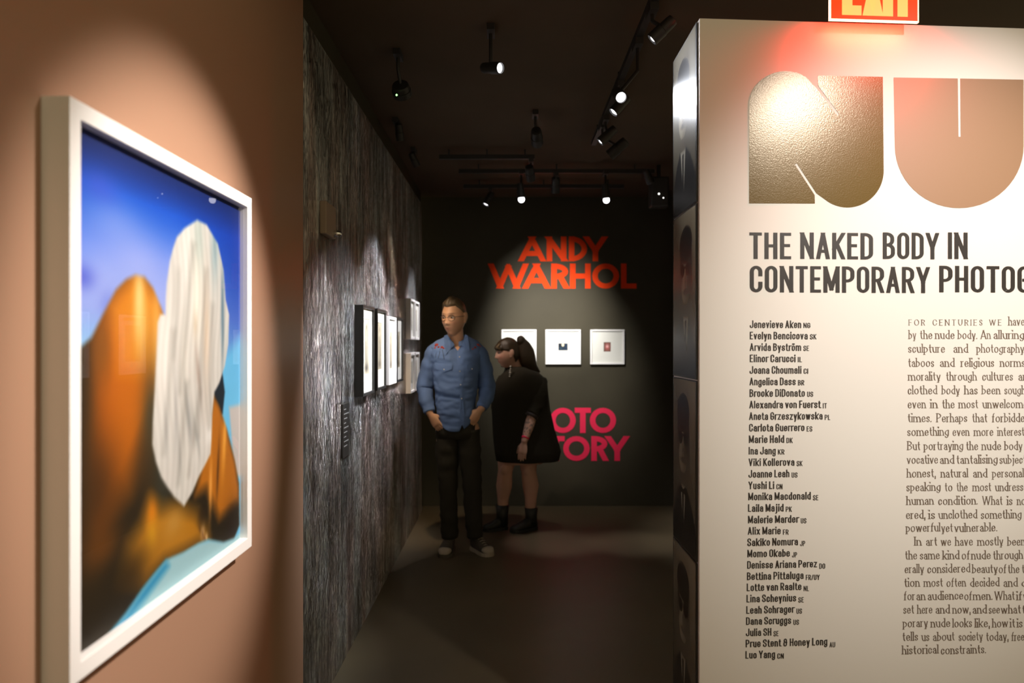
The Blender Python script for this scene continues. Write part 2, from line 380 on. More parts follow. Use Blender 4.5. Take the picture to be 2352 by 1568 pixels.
# ---------------------------------------------------------------- framed pictures
def frame_parts(root, w, h, d, b, rec, fm, glass=None):
    """a four sided frame w x h, depth d, face width b; hangs with its back at y = 0 and faces -y"""
    m = MB(); o = [(-w/2, -h/2), (w/2, -h/2), (w/2, h/2), (-w/2, h/2)]; i = [(-w/2+b, -h/2+b), (w/2-b, -h/2+b), (w/2-b, h/2-b), (-w/2+b, h/2-b)]
    R = []
    for y, q in ((0, o), (-d, o), (-d, i), (0, i)): R += [(x, y, z) for x, z in q]
    fs = []
    for r in range(4):
        for k in range(4):
            a, c = r*4+k, r*4+(k+1) % 4; e, g = ((r+1) % 4)*4+(k+1) % 4, ((r+1) % 4)*4+k
            fs.append((a, c, e, g))
    m.add(R, fs); f = m.build('frame', fm, root); bevel(f, .0015, 2)
    if True:
        y = -d+rec*.6
        MB().add([(-w/2+b, y, -h/2+b), (w/2-b, y, -h/2+b), (w/2-b, y, h/2-b), (-w/2+b, y, h/2-b)], [(0, 1, 2, 3)]).build('glass', glass or M_museum, root)
    return f
def mat_board(root, w, h, b, y, ow, oh, oz=0.0, hole=True):
    m = MB(); W_, H_ = w/2-b, h/2-b
    A = [(-W_, -H_), (W_, -H_), (W_, H_), (-W_, H_)]; B = [(-ow/2, oz-oh/2), (ow/2, oz-oh/2), (ow/2, oz+oh/2), (-ow/2, oz+oh/2)]; g = .003
    B2 = [(x*(1-g/ow*2), oz+(z-oz)*(1-g/oh*2)) for x, z in B]
    vs = [(x, y, z) for x, z in A] + [(x, y, z) for x, z in B] + [(x, y+.003, z) for x, z in B2]
    fs = [(k, (k+1) % 4, 4+(k+1) % 4, 4+k) for k in range(4)] + [(4+k, 4+(k+1) % 4, 8+(k+1) % 4, 8+k) for k in range(4)]
    return m.add(vs, fs).build('mat_board', M_mat, root)

# the large picture on the tan wall ------------------------------------------------
PFX, PD = -.75, .052                                        # front plane, depth
ya, yb, za, zb = 1.212, 2.068, .945, 1.952
big = thing('framed_photograph', 'large white framed colour photograph of a veiled sitter under blue sky, on the tan wall', 'picture', (WL+.004, (ya+yb)/2, (za+zb)/2), PI/2)
bw, bh, bb, rec = yb-ya, zb-za, .032, .022
frame_parts(big, bw, bh, PD-.002, bb, rec, M_white, M_glass)
cw, chh = bw-2*bb, bh-2*bb
def AU(px, py, X=PFX-rec):                                  # measured pixel -> (u, v) on the print
    y = X*FPX/(px-VX); z = CAMZ-(py-VY)/FPX*y
    return (y-(ya+bb), z-(za+bb))
def AP(*pp): return [AU(x, y) for x, y in pp]
def paint_big():
    c = Canvas(cw, chh, 250, 290, (60, 110, 225))
    v = c.V/chh; u = c.U/cw
    def ramp(t, ks):
        t = np.asarray(t); return np.stack([np.interp(t, [k[0] for k in ks], [k[1][q] for k in ks]) for q in range(3)], -1)
    c.C = ramp(v, [(0, (120, 205, 245)), (.56, (150, 215, 255)), (.66, (135, 165, 250)), (.78, (95, 135, 242)), (.9, (15, 85, 215)), (1, (0, 45, 150))])
    c.lay(np.clip((u-.5)*1.6, 0, .85)*np.clip((v-.35)*2.2, 0, 1), (0, 48, 165))
    c.lay(np.clip((v-.9)*7, 0, .75), (6, 24, 70))
    for q, r, k in (((.10, .70), (.16, .07), .55), ((.30, .76), (.17, .08), .6), ((.42, .68), (.14, .07), .55), ((.18, .84), (.12, .05), .3), ((.55, .76), (.1, .06), .35)):
        c.blob((q[0]*cw, q[1]*chh), (r[0]*cw, r[1]*chh), (185, 195, 255), k)
    for q, r, k in (((.05, .715), (.05, .025), .7), ((.16, .665), (.04, .03), .3), ((.12, .9), (.08, .03), .5)):
        c.blob((q[0]*cw, q[1]*chh), (r[0]*cw, r[1]*chh), (70, 85, 215), k)
    c.poly(AP((470, 880), (600, 700), (600, 1400), (470, 1400)), (105, 200, 250), .02, .8)
    c.poly(AP((523, 935), (560, 925), (560, 1100), (535, 1090)), (205, 200, 198), .008)
    c.poly(AP((497, 800), (508, 860), (513, 900), (508, 950), (480, 960), (480, 830)), (20, 30, 40), .005)
    body = AP((140, 770), (178, 800), (205, 775), (235, 715), (262, 665), (285, 642), (308, 631), (328, 636), (348, 662), (366, 706), (380, 745), (420, 800), (480, 900), (487, 905), (500, 930), (518, 985), (536, 1056), (546, 1110), (547, 1205), (534, 1237), (510, 1246), (480, 1240), (476, 1238), (452, 1248), (416, 1269), (377, 1286), (350, 1318), (322, 1354), (285, 1408), (240, 1464), (180, 1510), (120, 1540), (100, 1000))
    mask = c.inside(body, .006)
    k = Canvas(cw, chh, 250, 290, (38, 30, 14)); D = lambda *a: k.blob(*a)
    def at(px, py, rx, ry, col, kk=1.0, ang=0.0):
        q = AU(px, py); k.blob(q, (rx, ry), col, kk, False, ang)
    k.poly(AP((225, 735), (262, 665), (308, 628), (345, 655), (380, 745), (372, 900), (330, 1010), (290, 1120), (225, 1180), (200, 1000), (222, 860)), (205, 108, 8), .05)
    k.poly(AP((245, 700), (308, 622), (362, 690), (380, 760), (352, 850), (268, 850)), (228, 138, 26), .03)
    at(225, 960, .055, .17, (196, 98, 4), .9); at(205, 1110, .05, .12, (128, 66, 6), .7)
    at(316, 700, .020, .075, (255, 226, 150), 1.0); at(322, 740, .03, .07, (255, 205, 110), .6); at(355, 780, .022, .13, (255, 190, 92), .8)
    at(175, 900, .05, .16, (58, 40, 14), .95); at(215, 1130, .10, .10, (70, 40, 8), .8); at(230, 800, .03, .06, (140, 84, 20), .7); at(160, 1100, .05, .2, (44, 34, 16), .8)
    at(345, 960, .045, .12, (66, 62, 42), .9); at(372, 1060, .04, .10, (58, 60, 50), .9); at(330, 1080, .04, .08, (70, 46, 16), .6)
    k.poly(AP((290, 1250), (320, 1205), (340, 1146), (366, 1168), (388, 1166), (423, 1170), (450, 1178), (470, 1216), (476, 1239), (450, 1249), (414, 1269), (372, 1290), (330, 1340), (270, 1330)), (188, 124, 22), .03)
    at(345, 1180, .02, .03, (222, 130, 18)); at(345, 1225, .022, .03, (222, 160, 28), .8); at(395, 1200, .05, .035, (196, 142, 56), .9); at(462, 1222, .012, .02, (220, 176, 120), .9); at(470, 1235, .009, .012, (236, 196, 140), .9)
    at(230, 1260, .06, .04, (112, 62, 8), .7); at(270, 1330, .1, .05, (40, 30, 12), .8); at(300, 1310, .05, .04, (60, 40, 12), .5)
    for q in ((455, 1215), (462, 1228), (468, 1240)): at(*q, .004, .012, (96, 54, 22), .7, .3)
    k.poly(AP((478, 960), (487, 902), (502, 930), (520, 990), (538, 1060), (546, 1120), (546, 1150), (500, 1190), (470, 1120), (446, 1135)), (190, 112, 22), .02)
    at(512, 1010, .014, .09, (246, 170, 62), .95, -.12); at(480, 1120, .010, .07, (250, 170, 74), .95, -.05); at(497, 1080, .008, .08, (94, 54, 14), .9, -.1)
    at(530, 1200, .05, .05, (36, 24, 12), .95); at(462, 1180, .03, .03, (40, 28, 14), .7)
    m3 = mask[..., None]; c.C = c.C*(1-m3) + k.C*m3
    floor_ = AP((560, 1215), (546, 1225), (534, 1237), (510, 1246), (480, 1242), (452, 1250), (416, 1271), (377, 1288), (350, 1320), (322, 1356), (285, 1410), (240, 1466), (200, 1500), (560, 1500))
    c.poly(floor_, (168, 214, 226), .006); c.poly(AP((377, 1288), (350, 1320), (322, 1356), (285, 1410), (240, 1466), (260, 1466), (330, 1375), (385, 1300)), (20, 140, 200), .012, .8)
    veil = AP((449, 505), (471, 516), (497, 560), (510, 619), (515, 689), (523, 723), (521, 790), (513, 840), (500, 880), (489, 900), (484, 950), (482, 1011), (480, 1042), (466, 1070), (454, 1092), (438, 1130), (419, 1162), (408, 1152), (397, 1142), (380, 1118), (366, 1095), (354, 1060), (346, 1020), (347, 968), (351, 898), (356, 790), (358, 740), (364, 722), (376, 722), (377, 680), (379, 650), (386, 600), (393, 572), (402, 545), (420, 524))
    vm = c.inside(veil, .005); q = Canvas(cw, chh, 250, 290, (222, 219, 213))
    def vt(px, py, rx, ry, col, kk=.8, ang=0.0): q.blob(AU(px, py), (rx, ry), col, kk, False, ang)
    vt(430, 620, .05, .16, (250, 248, 242)); vt(375, 820, .05, .16, (255, 252, 246), .9); vt(452, 560, .03, .10, (178, 196, 190), .8); vt(490, 560, .025, .1, (150, 178, 186), .9)
    vt(508, 720, .012, .14, (96, 130, 150), .9); vt(518, 790, .012, .1, (214, 218, 216), .8); vt(448, 690, .03, .12, (255, 250, 236), .9); vt(470, 770, .02, .14, (238, 214, 188), .8); vt(445, 745, .012, .03, (214, 196, 170), .7)
    vt(452, 860, .012, .07, (170, 150, 138), .7, .2); vt(420, 830, .02, .10, (244, 240, 230), .8); vt(400, 960, .010, .10, (186, 184, 182), .7); vt(378, 990, .012, .06, (196, 196, 194), .7); vt(430, 960, .014, .08, (150, 152, 150), .7, .25); vt(448, 1000, .010, .05, (140, 144, 142), .6, .3)
    vt(470, 900, .016, .08, (206, 200, 192), .7); vt(476, 1000, .02, .03, (246, 244, 240), .9); vt(440, 1045, .02, .03, (240, 238, 232), .8); vt(420, 1100, .03, .05, (226, 224, 216), .7); vt(410, 1050, .008, .06, (176, 176, 172), .6, .1)
    for (x0, y0, x1, y1, w_, k_) in ((440, 560, 410, 900, .010, .5), (470, 620, 452, 1000, .008, .55), (395, 760, 372, 1040, .008, .5), (425, 880, 405, 1110, .007, .6), (485, 700, 478, 980, .008, .5), (455, 900, 430, 1090, .006, .6), (405, 620, 395, 820, .010, .3)):
        p0, p1 = AU(x0, y0), AU(x1, y1); q.poly([(p0[0]-w_, p0[1]), (p0[0]+w_, p0[1]), (p1[0]+w_*.4, p1[1]), (p1[0]-w_*.4, p1[1])], (150, 146, 138), .016, k_)
    q.C += (6*np.sin(q.U*230+3*np.sin(q.V*16)))[..., None]
    m3 = vm[..., None]; c.C = c.C*(1-m3) + q.C*m3
    c.C = np.clip(c.C, 0, 255)*.86
    return c
paint_big().mesh('print', M_print, big, (-cw/2, -(PD-.002)+rec, -chh/2))

# ---------------------------------------------------------------- framed prints on the foil wall
def sketch(w, h, seed, tone):
    rng = random.Random(seed); c = Canvas(w, h, 36, 70, (176, 168, 146))
    for k in range(7):
        x = w*(.5+rng.uniform(-.22, .22)); y0 = rng.uniform(.05, .3)*h; y1 = rng.uniform(.5, .9)*h
        c.poly([(x-.012*w, y0), (x+.05*w, y0), (x+.04*w*rng.uniform(-1, 1), y1), (x-.03*w, y1)], tone, .006, rng.uniform(.3, .8))
    c.blob((w*.5, h*.12), (w*.35, h*.08), tone, .7); c.blob((w*.5, h*.85), (w*.1, h*.05), tone, .5)
    return c
def wall_print(label, y0, y1, z0, z1, d, fm, b, aw, ah, oz, seed, tone, group, rz=PI/2, x=WL):
    t = thing('framed_print', label, 'picture', (x, (y0+y1)/2, (z0+z1)/2), rz, group); w, h = y1-y0, z1-z0
    frame_parts(t, w, h, d, b, .012, fm); mat_board(t, w, h, b, -d+.012, aw, ah, oz)
    sketch(aw, ah, seed, tone).mesh('print', M_print, t, (-aw/2, -d+.0145, oz-ah/2)); return t
G4 = 'framed prints in a row on the foil wall'; G2 = 'small white framed prints on the foil wall'
wall_print('black framed print nearest the doorway on the silver foil wall, first of the row', 3.685, 3.995, 1.258, 1.734, .046, M_blackf, .016, .15, .30, .02, 1, (52, 46, 40), G4)
wall_print('second black framed print from the doorway on the silver foil wall', 4.085, 4.375, 1.262, 1.734, .046, M_blackf, .016, .14, .28, .02, 2, (92, 84, 70), G4)
wall_print('white framed print between two black frames on the silver foil wall', 4.475, 4.770, 1.272, 1.706, .046, M_white, .018, .13, .24, .0, 3, (86, 78, 70), G4)
wall_print('black framed print just beyond the white one, last of the row on the foil wall', 4.815, 5.075, 1.272, 1.712, .046, M_blackf, .014, .13, .25, .0, 4, (74, 62, 44), G4)
for (lab, y0, y1, z0, z1, sd) in (('small white framed print at upper left of the block of four beside the man', 5.51, 5.745, 1.568, 1.883, 5),
        ('small white framed print at upper right of the block of four beside the man', 5.785, 6.04, 1.566, 1.880, 6),
        ('small white framed print at lower left of the block of four beside the man', 5.51, 5.745, 1.148, 1.46, 7),
        ('small white framed print at lower right of the block of four beside the man', 5.785, 6.04, 1.150, 1.462, 8)):
    wall_print(lab, y0, y1, z0, z1, .04, M_white, .018, .11, .18, .0, sd, (120, 118, 118), G2)
# two works on the side wall, seen only as reflections in the glass of the large picture
for lab, y0, y1, sd in (('white framed double portrait print on the side wall, the far one', 5.66, 6.03, 9), ('white framed double portrait print on the side wall, the near one', 4.90, 5.22, 10)):
    wall_print(lab, y0, y1, 1.285, 1.765, .03, M_white, .02, .24, .30, .01, sd, (150, 120, 110), 'framed prints on the side wall', -PI/2, 1.58)
# caption board and a small beige box on the foil wall
cap = thing('caption_board', 'narrow black caption board with pale text lines, low on the foil wall before the frames', 'sign', (WL, 3.45, 1.115), PI/2)
bevel(MB().box(-.062, .062, -.012, 0, -.129, .129).build('board', M_blackf, cap), .002)
cm = MB()
for k in range(9): cm.box(-.05, .02+.025*((k*5) % 3 - 1), -.0126, -.012, .10-.022*k, .105-.022*k)
cm.build('caption_text', material('grey_ink', (.16, .15, .14), .6), cap)
sb = thing('sensor_box', 'small beige box with a shiny chrome knob, high on the foil wall near the doorway', 'box', (WL, 3.09, 2.06), PI/2)
bevel(MB().box(-.085, .085, -.03, 0, -.065, .075).build('housing', material('beige_plastic', (.30, .22, .16), .6), sb), .006, 3)
MB().tube([(.05, -.03, -.045), (.05, -.05, -.045)], [.016, .014], 20).build('knob', material('chrome', (.8, .8, .8), .15, 1.0), sb, True)

# ---------------------------------------------------------------- the pillar end with its photo portraits
M_gloss = paint_material('glossy_photo_paper', .27, .9)
def portrait(w, h, mode):
    c = Canvas(w, h, 60, 120, (132, 124, 104)); b = c.blob
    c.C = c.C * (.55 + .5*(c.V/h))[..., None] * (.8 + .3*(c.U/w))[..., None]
    cx, cy = w*(.46 if mode != 1 else .58), h*.63
    c.poly([(0, 0), (w, 0), (w, h*.16), (w*.78, h*.30), (cx+w*.1, h*.38), (cx-w*.1, h*.38), (w*.18, h*.30), (0, h*.14)], (32, 31, 29), .008)   # jacket
    c.poly([(cx-w*.12, h*.37), (cx+w*.12, h*.37), (cx+w*.02, h*.06)], (150, 146, 132), .006)                                                   # shirt
    c.poly([(cx-w*.03, h*.34), (cx+w*.03, h*.34), (cx+w*.035, h*.10), (cx, h*.04), (cx-w*.03, h*.1)], (26, 25, 24), .004)                    # tie
    c.poly([(cx-w*.09, h*.36), (cx+w*.09, h*.36), (cx+w*.1, h*.52), (cx-w*.1, h*.52)], (96, 88, 74), .008)                                    # neck
    if mode == 2: c.poly([(cx-w*.11, h*.36), (cx, h*.335), (cx+w*.11, h*.36), (cx+w*.11, h*.31), (cx, h*.33), (cx-w*.11, h*.31)], (18, 17, 16), .004)  # bow tie
    b((cx, cy), (w*.235, h*.215), (142, 134, 114), 1, True)                                                                                    # face
    b((cx+w*.12, cy), (w*.14, h*.2), (70, 62, 52), .7)
    b((cx, cy+h*.17), (w*.29, h*.12), (38, 35, 31), 1, True, .12*(1 if mode else -1)); b((cx-w*.2, cy+h*.06), (w*.06, h*.12), (40, 37, 33), .9); b((cx+w*.21, cy+h*.06), (w*.06, h*.13), (34, 31, 28), .9)
    for s in (-1, 1): b((cx+s*w*.11-(w*.03 if mode == 1 else 0), cy+h*.02), (w*.095, h*.042), (16, 15, 14), 1, True)                          # dark glasses
    c.poly([(cx-w*.2, cy+h*.04), (cx+w*.2, cy+h*.04), (cx+w*.2, cy+h*.03), (cx-w*.2, cy+h*.03)], (16, 15, 14), .003)
    b((cx-w*.01, cy-h*.06), (w*.04, h*.05), (100, 92, 78), .7); b((cx, cy-h*.115), (w*.09, h*.014), (62, 52, 46), .9); b((cx, cy-h*.2), (w*.12, h*.02), (84, 76, 64), .6)
    return c
pz = [.205, .810, 1.412, 2.0, 2.597]
pl = ['glossy portrait of a man in dark glasses, lowest of the pillar end', 'glossy portrait of a man in bow tie, second from bottom on the pillar end',
      'glossy portrait second from the top on the pillar end, under the brightest one', 'glossy portrait with a bright lamp glare, topmost on the pillar end']
for i in range(4):
    t = thing('portrait_photo', pl[i], 'picture', (.6215, 2.525, pz[i]), -PI/2, 'portraits on the pillar end')
    h = pz[i+1]-pz[i]-.004; MB().box(-.168, .168, -.004, -.0004, 0, h).build('backing', M_blackf, t)
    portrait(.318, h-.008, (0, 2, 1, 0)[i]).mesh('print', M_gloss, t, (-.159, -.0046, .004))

# ---------------------------------------------------------------- lettering on the text wall
def gold(name, rgb, metal, rough, bumpy):
    return material(name, rgb, rough, metal, .7, bump=(260, bumpy, .0012))
M_gold = gold('gold_foil_vinyl', (.135, .084, .017), .2, .22, .25); M_peach = gold('copper_vinyl', (.30, .165, .085), .0, .5, .12)
def arc(cx, cy, rx, ry, a0, a1, n=28): return [(cx+rx*math.cos(math.radians(a0+(a1-a0)*i/n)), cy+ry*math.sin(math.radians(a0+(a1-a0)*i/n))) for i in range(n+1)]
def cutout(name, pts, mat, th=.0008):                       # one flat vinyl shape from pixel outline measured on the wall
    w = [PX(x, y) for x, y in pts]; me = bpy.data.meshes.new(name); ts = tessellate_polygon([[Vector((u, v, 0)) for u, v in w]])
    ts = [t if (Vector(w[t[1]])-Vector(w[t[0]])).cross(Vector(w[t[2]])-Vector(w[t[0]])) > 0 else t[::-1] for t in ts]
    me.from_pydata([PW(u, v, th) for u, v in w], [], [tuple(t) for t in ts]); me.materials.append(mat)
    o = bpy.data.objects.new(name, me); COL.objects.link(o); return o
N_ = [(1720.5, 467)] + [(1720.5, 243)] + arc(1804, 243, 83.5, 79.5, 180, 305)[1:] + [(1875, 203), (1922.5, 265.5), (1927, 262), (1878.5, 196), (1878, 173.5), (2027.5, 176.5), (2029.5, 392)] + arc(1946.5, 392, 83, 84.5, 0, 128)[1:] + [(1875, 444), (1830, 375), (1825.5, 378), (1871, 448), (1871.5, 467.5)]
tag(cutout('vinyl_letter', N_, M_gold), 'huge gold vinyl letter N with a bright lamp glare, on the white text wall', 'letter', 'huge title letters')
U_ = [(2052.5, 178), (2199.6, 180.3), (2201.4, 314), (2206.2, 314), (2205.4, 180.4), (2350.5, 183), (2350.8, 335)] + arc(2203, 335, 147.8, 143, 0, 180)[1:]
tag(cutout('vinyl_letter', U_, M_peach), 'huge copper coloured vinyl letter U beside the gold N, on the white text wall', 'letter', 'huge title letters')

def line_polys(words, size_px, y_px, font, track=0, fit=None):
    """words: (text, x pixel where it starts, scale); sizes in pixels at that spot of the wall"""
    out = []
    for i, (txt, xs, x_end, sc) in enumerate(words):
        u0, v0 = PX(xs, y_px); u1, _ = PX(x_end, y_px); _, v1 = PX(xs, y_px-size_px); H = (v1-v0)*sc
        w_, e = word(txt, 0, H, font, track)
        k = (u1-u0)/e
        ps = [[(u0+x*k, v0+y) for x, y in p] for p in w_]
        out += ps
    return out
def wall_text(name, polys, mat, parent=None):
    m = MB(); letter_mesh(m, polys, PW); return m.build(name, mat, parent, fix=False)
h1 = wall_text('heading_line', line_polys([('THE', 1721, 1817, 1), ('NAKED', 1838, 2005, 1), ('BODY', 2027.5, 2156, 1), ('IN', 2177, 2222, 1)], 61, 594.5, 'condensed'), M_ink)
tag(h1, 'black heading line reading THE NAKED BODY IN, on the white text wall', 'lettering', 'heading lines')
h2 = wall_text('heading_line', line_polys([('CONTEMPORARY', 1722, 2135, 1), ('PHOTOGRAPHY', 2157, 2548, 1)], 61, 671, 'condensed'), M_ink)
tag(h2, 'black heading line starting CONTEMPORARY PHOTOG, below the other heading line', 'lettering', 'heading lines')
NAMES = [('Jenevieve Aken','NG',1722,1840,1861,753),('Evelyn Bencicova','SK',1722,1855,1875,779),('Arvida Bystr\u00f6m','SE',1722,1840,1858,805.5),('Elinor Carucci','IL',1722,1827,1842,831.5),
('Joana Choumali','CI',1721.5,1840.5,1856,858),('Angelica Dass','BR',1721.5,1827.5,1847,884.5),('Brooke DiDonato','US',1721.5,1848.5,1867.5,911),('Alexandra von Fuerst','IT',1721,1884.5,1899,937.5),
('Aneta Grzeszykowska','PL',1720.5,1889,1906.5,964),('Carlota Guerrero','ES',1720.5,1847.5,1865.5,990.5),('Marie Hald','DK',1720,1801,1820.5,1017),('Ina Jang','KR',1719.5,1781.5,1801.5,1043.5),
('Viki Kollerova','SK',1719.5,1824.5,1843,1070),('Joanne Leah','US',1719,1813,1831.5,1096.5),('Yushi Li','CN',1719,1778,1797,1123),('Monika Macdonald','SE',1718.5,1862,1879.5,1148.5),
('Laila Majid','PK',1718,1799.5,1818.5,1175),('Malerie Marder','US',1718,1834,1852,1201.5),('Alix Marie','FR',1717.5,1793,1811,1227.5),('Sakiko Nomura','JP',1716.5,1832.5,1849,1253.5),
('Momo Okabe','JP',1716.5,1814,1830.5,1279.5),('Denisse Ariana Perez','DO',1716,1876.5,1895,1305.5),('Bettina Pittaluga','FR/UY',1715.5,1845.5,1882.5,1331.5),('Lotte van Raalte','NL',1715,1840.5,1858,1357),
('Lina Scheynius','SE',1714.5,1828.5,1846,1383),('Leah Schrager','US',1714,1824,1842,1409),('Dana Scruggs','US',1713.5,1817,1835,1434.5),('Julia SH','SE',1713,1771.5,1788,1460.5),
('Prue Stent & Honey Long','AU',1712.5,1900,1918,1486),('Luo Yang','CN',1712,1780,1800,1512)]
lst = thing('artist_list', 'black column of thirty artist names with country codes, on the white text wall', 'lettering', (0, 0, 0))
def phrase(txt, x0, x1, size, y, font):                     # several words spread over a measured width
    u0, v0 = PX(x0, y); u1, _ = PX(x1, y); _, v1 = PX(x0, y-size); H = v1-v0; F = FONTS[font]
    x = 0; ps = []
    for wd in txt.split():
        p, e = word(wd, x, H, font); ps += p; x = e + (F['space']+F['gap'])*H
    k = (u1-u0)/(x-(F['space']+F['gap'])*H)
    return [[(u0+a*k, v0+b_) for a, b_ in p] for p in ps]
for nm, cc, x0, x1, x2, y in NAMES:
    o = wall_text('artist_name', phrase(nm, x0, x1, 17.5, y, 'condensed'), M_ink, lst)
    wall_text('country_code', phrase(cc, x1+5.2, x2, 12, y, 'condensed'), M_ink, o)
PARA1 = [('FOR@2087@2124 CENTURIES@2142@2256 WE@2272@2300 have@2316@2353',747),('by@2087@2104 the@2113@2141 nude@2148@2192 body.@2200@2244 An@2252@2275 alluring@2282@2352',778),
('sculpture@2086@2170 and@2190@2223 photography@2243@2352',809.5),('taboos@2086@2145 and@2159@2192 religious@2207@2283 norms,@2297@2358',842),('morality@2086@2160 through@2173@2243 cultures@2256@2326 and@2339@2372',873.5),
('clothed@2085@2152 body@2163@2204 has@2215@2245 been@2255@2297 sought@2307@2362',905),('even@2085@2126 in@2137@2153 the@2164@2192 most@2202@2246 unwelcome@2257@2360',937),
('times.@2085@2139 Perhaps@2151@2221 that@2233@2267 forbidden@2278@2364',969),('something@2084@2179 even@2188@2226 more@2237@2281 interesting@2291@2376',1000.5),('But@2084@2113 portraying@2122@2212 the@2219@2246 nude@2255@2299 body@2307@2348',1033),
('vocative@2083@2154 and@2159@2191 tantalising@2197@2291 subject@2296@2356',1064.5),('honest,@2083@2149 natural@2161@2223 and@2235@2267 personal@2279@2351',1096),('speaking@2082@2160 to@2170@2187 the@2197@2222 most@2234@2276 undressed@2286@2370',1127.5),
('human@2082@2144 condition.@2155@2245 What@2256@2302 is@2313@2325 not@2336@2362',1159),('ered,@2081@2125 is@2133@2147 unclothed@2156@2244 something@2253@2346',1191),('powerful@2081@2159 yet@2162@2188 vulnerable.@2192@2290',1221)]
PARA2 = [('In@2100@2116 art@2127@2152 we@2161@2184 have@2194@2234 mostly@2245@2304 been@2314@2354',1252.5),('the@2079@2106 same@2113@2158 kind@2165@2203 of@2209@2227 nude@2231@2275 through@2281@2349',1284),
('erally@2078@2122 considered@2130@2228 beauty@2233@2291 of@2294@2311 the@2315@2341 time@2347@2386',1315.5),('tion@2077@2112 most@2122@2165 often@2174@2218 decided@2228@2295 and@2305@2337 dis@2346@2372',1347),
('for@2076@2101 an@2105@2125 audience@2131@2212 of@2215@2232 men.@2235@2279 What@2284@2330 if@2335@2347 we@2350@2374',1377.5),('set@2075@2099 here@2107@2141 and@2149@2181 now,@2188@2229 and@2234@2266 see@2271@2296 what@2299@2344 the@2348@2376',1408.5),
('porary@2074@2131 nude@2138@2182 looks@2188@2232 like,@2239@2273 how@2279@2315 it@2320@2331 is@2336@2348',1440),('tells@2073@2108 us@2117@2134 about@2143@2192 society@2202@2257 today,@2265@2316 free@2323@2352',1471),('historical@2072@2155 constraints.@2161@2264',1502)]
txt = thing('wall_text', 'brown serif body text in two paragraphs, right of the list of names', 'lettering', (0, 0, 0))
for nm, para in (('paragraph', PARA1), ('paragraph', PARA2)):
    ps = []
    for line, y in para:
        for i, tk in enumerate(line.split()):
            wd, x0, x1 = tk.split('@'); caps = wd.isupper() and len(wd) > 1 and wd in ('FOR', 'CENTURIES', 'WE')
            ps += line_polys([(wd, float(x0), float(x1), 1)], 13.5 if caps else 20.5, y, 'serif', .25 if caps else 0)
    wall_text(nm, ps, M_brown, txt)

# ---------------------------------------------------------------- back wall: painted title, three works
M_orange = material('orange_paint', lin((240, 66, 12)), .7, spec=.15); M_pink = material('pink_paint', lin((240, 48, 86)), .7, spec=.15)
def back_letters(name, label, rows, mat):
    t = thing(name, label, 'lettering', (0, 0, 0))
    for letters, y0, y1 in rows:
        for ch, x0, x1 in letters:
            a, b = P(x0, y1, YB), P(x1, y0, YB); m = MB()
            letter_mesh(m, glyph(ch, 0, b.x-a.x, b.z-a.z, 'bold'), lambda u, v, o: (a.x+u, YB-.003-o, a.z+v))
            m.build('letter', mat, t, fix=False)
back_letters('wall_title', 'orange letters reading ANDY WARHOL on the black back wall', [
    ([('A',1192.5,1251.5),('N',1255.5,1301),('D',1306.5,1348.5),('Y',1343,1392)], 543, 600),
    ([('W',1123,1212),('A',1202.5,1262),('R',1266,1305),('H',1309,1356.6),('O',1360,1422),('L',1426,1462)], 605, 662.6)], M_orange)
back_letters('wall_title', 'pink letters reading OTO and TORY, partly behind the woman, low on the black back wall', [
    ([('P',1170,1209),('H',1214,1258),('O',1263,1322.5),('T',1320,1357),('O',1354.5,1415)], 936, 994),
    ([('F',1148,1168),('A',1161,1208),('C',1208,1256),('T',1258,1297),('O',1293.5,1354.5),('R',1358,1395),('Y',1393,1442)], 1001, 1058)], M_pink)
def small_print(label, x0, x1, kind):
    a, b = P(x0, 836.5, YB-.03), P(x1, 756.5, YB-.03); w, h = b.x-a.x, b.z-a.z
    t = thing('framed_print', label, 'picture', ((a.x+b.x)/2, YB, (a.z+b.z)/2), 0, 'white framed prints on the back wall')
    frame_parts(t, w, h, .03, .016, .012, M_white); 
    aw, ah = {'moon': (.09, .068), 'face': (.068, .09), 'pale': (.08, .08)}[kind]; mat_board(t, w, h, .016, -.018, aw, ah)
    c = Canvas(aw, ah, 40, 40, (26, 44, 66))
    if kind == 'moon':
        c.C = c.C*(.55+.6*(c.U/aw))[..., None]; c.blob((aw*.48, ah*.78), (aw*.15, ah*.24), (240, 225, 190), 1, True); c.blob((aw*.25, ah*.3), (.02, .012), (52, 92, 110), .6)
    elif kind == 'face':
        c.C[:] = (120, 78, 66); c.blob((aw*.5, ah*.52), (aw*.3, ah*.34), (205, 130, 130), 1); c.blob((aw*.5, ah*.55), (aw*.16, ah*.14), (238, 190, 186), .9); c.blob((aw*.5, ah*.32), (aw*.2, ah*.05), (180, 60, 60), .8)
        c.lay(np.clip(1-np.minimum(np.minimum(c.U, aw-c.U), np.minimum(c.V, ah-c.V))/.006, 0, 1), (50, 34, 30))
    else: c.C[:] = (196, 180, 170); c.blob((aw*.5, ah*.5), (aw*.3, ah*.3), (120, 100, 90), .8)
    c.mesh('print', M_print, t, (-aw/2, -.0165, -ah/2))
small_print('white framed print on the back wall, half hidden behind the woman', 1152, 1232, 'pale')
small_print('white framed print with a small dark blue picture, middle of the back wall', 1253, 1334, 'moon')
small_print('white framed print with a small reddish portrait, rightmost on the back wall', 1356, 1434.5, 'face')
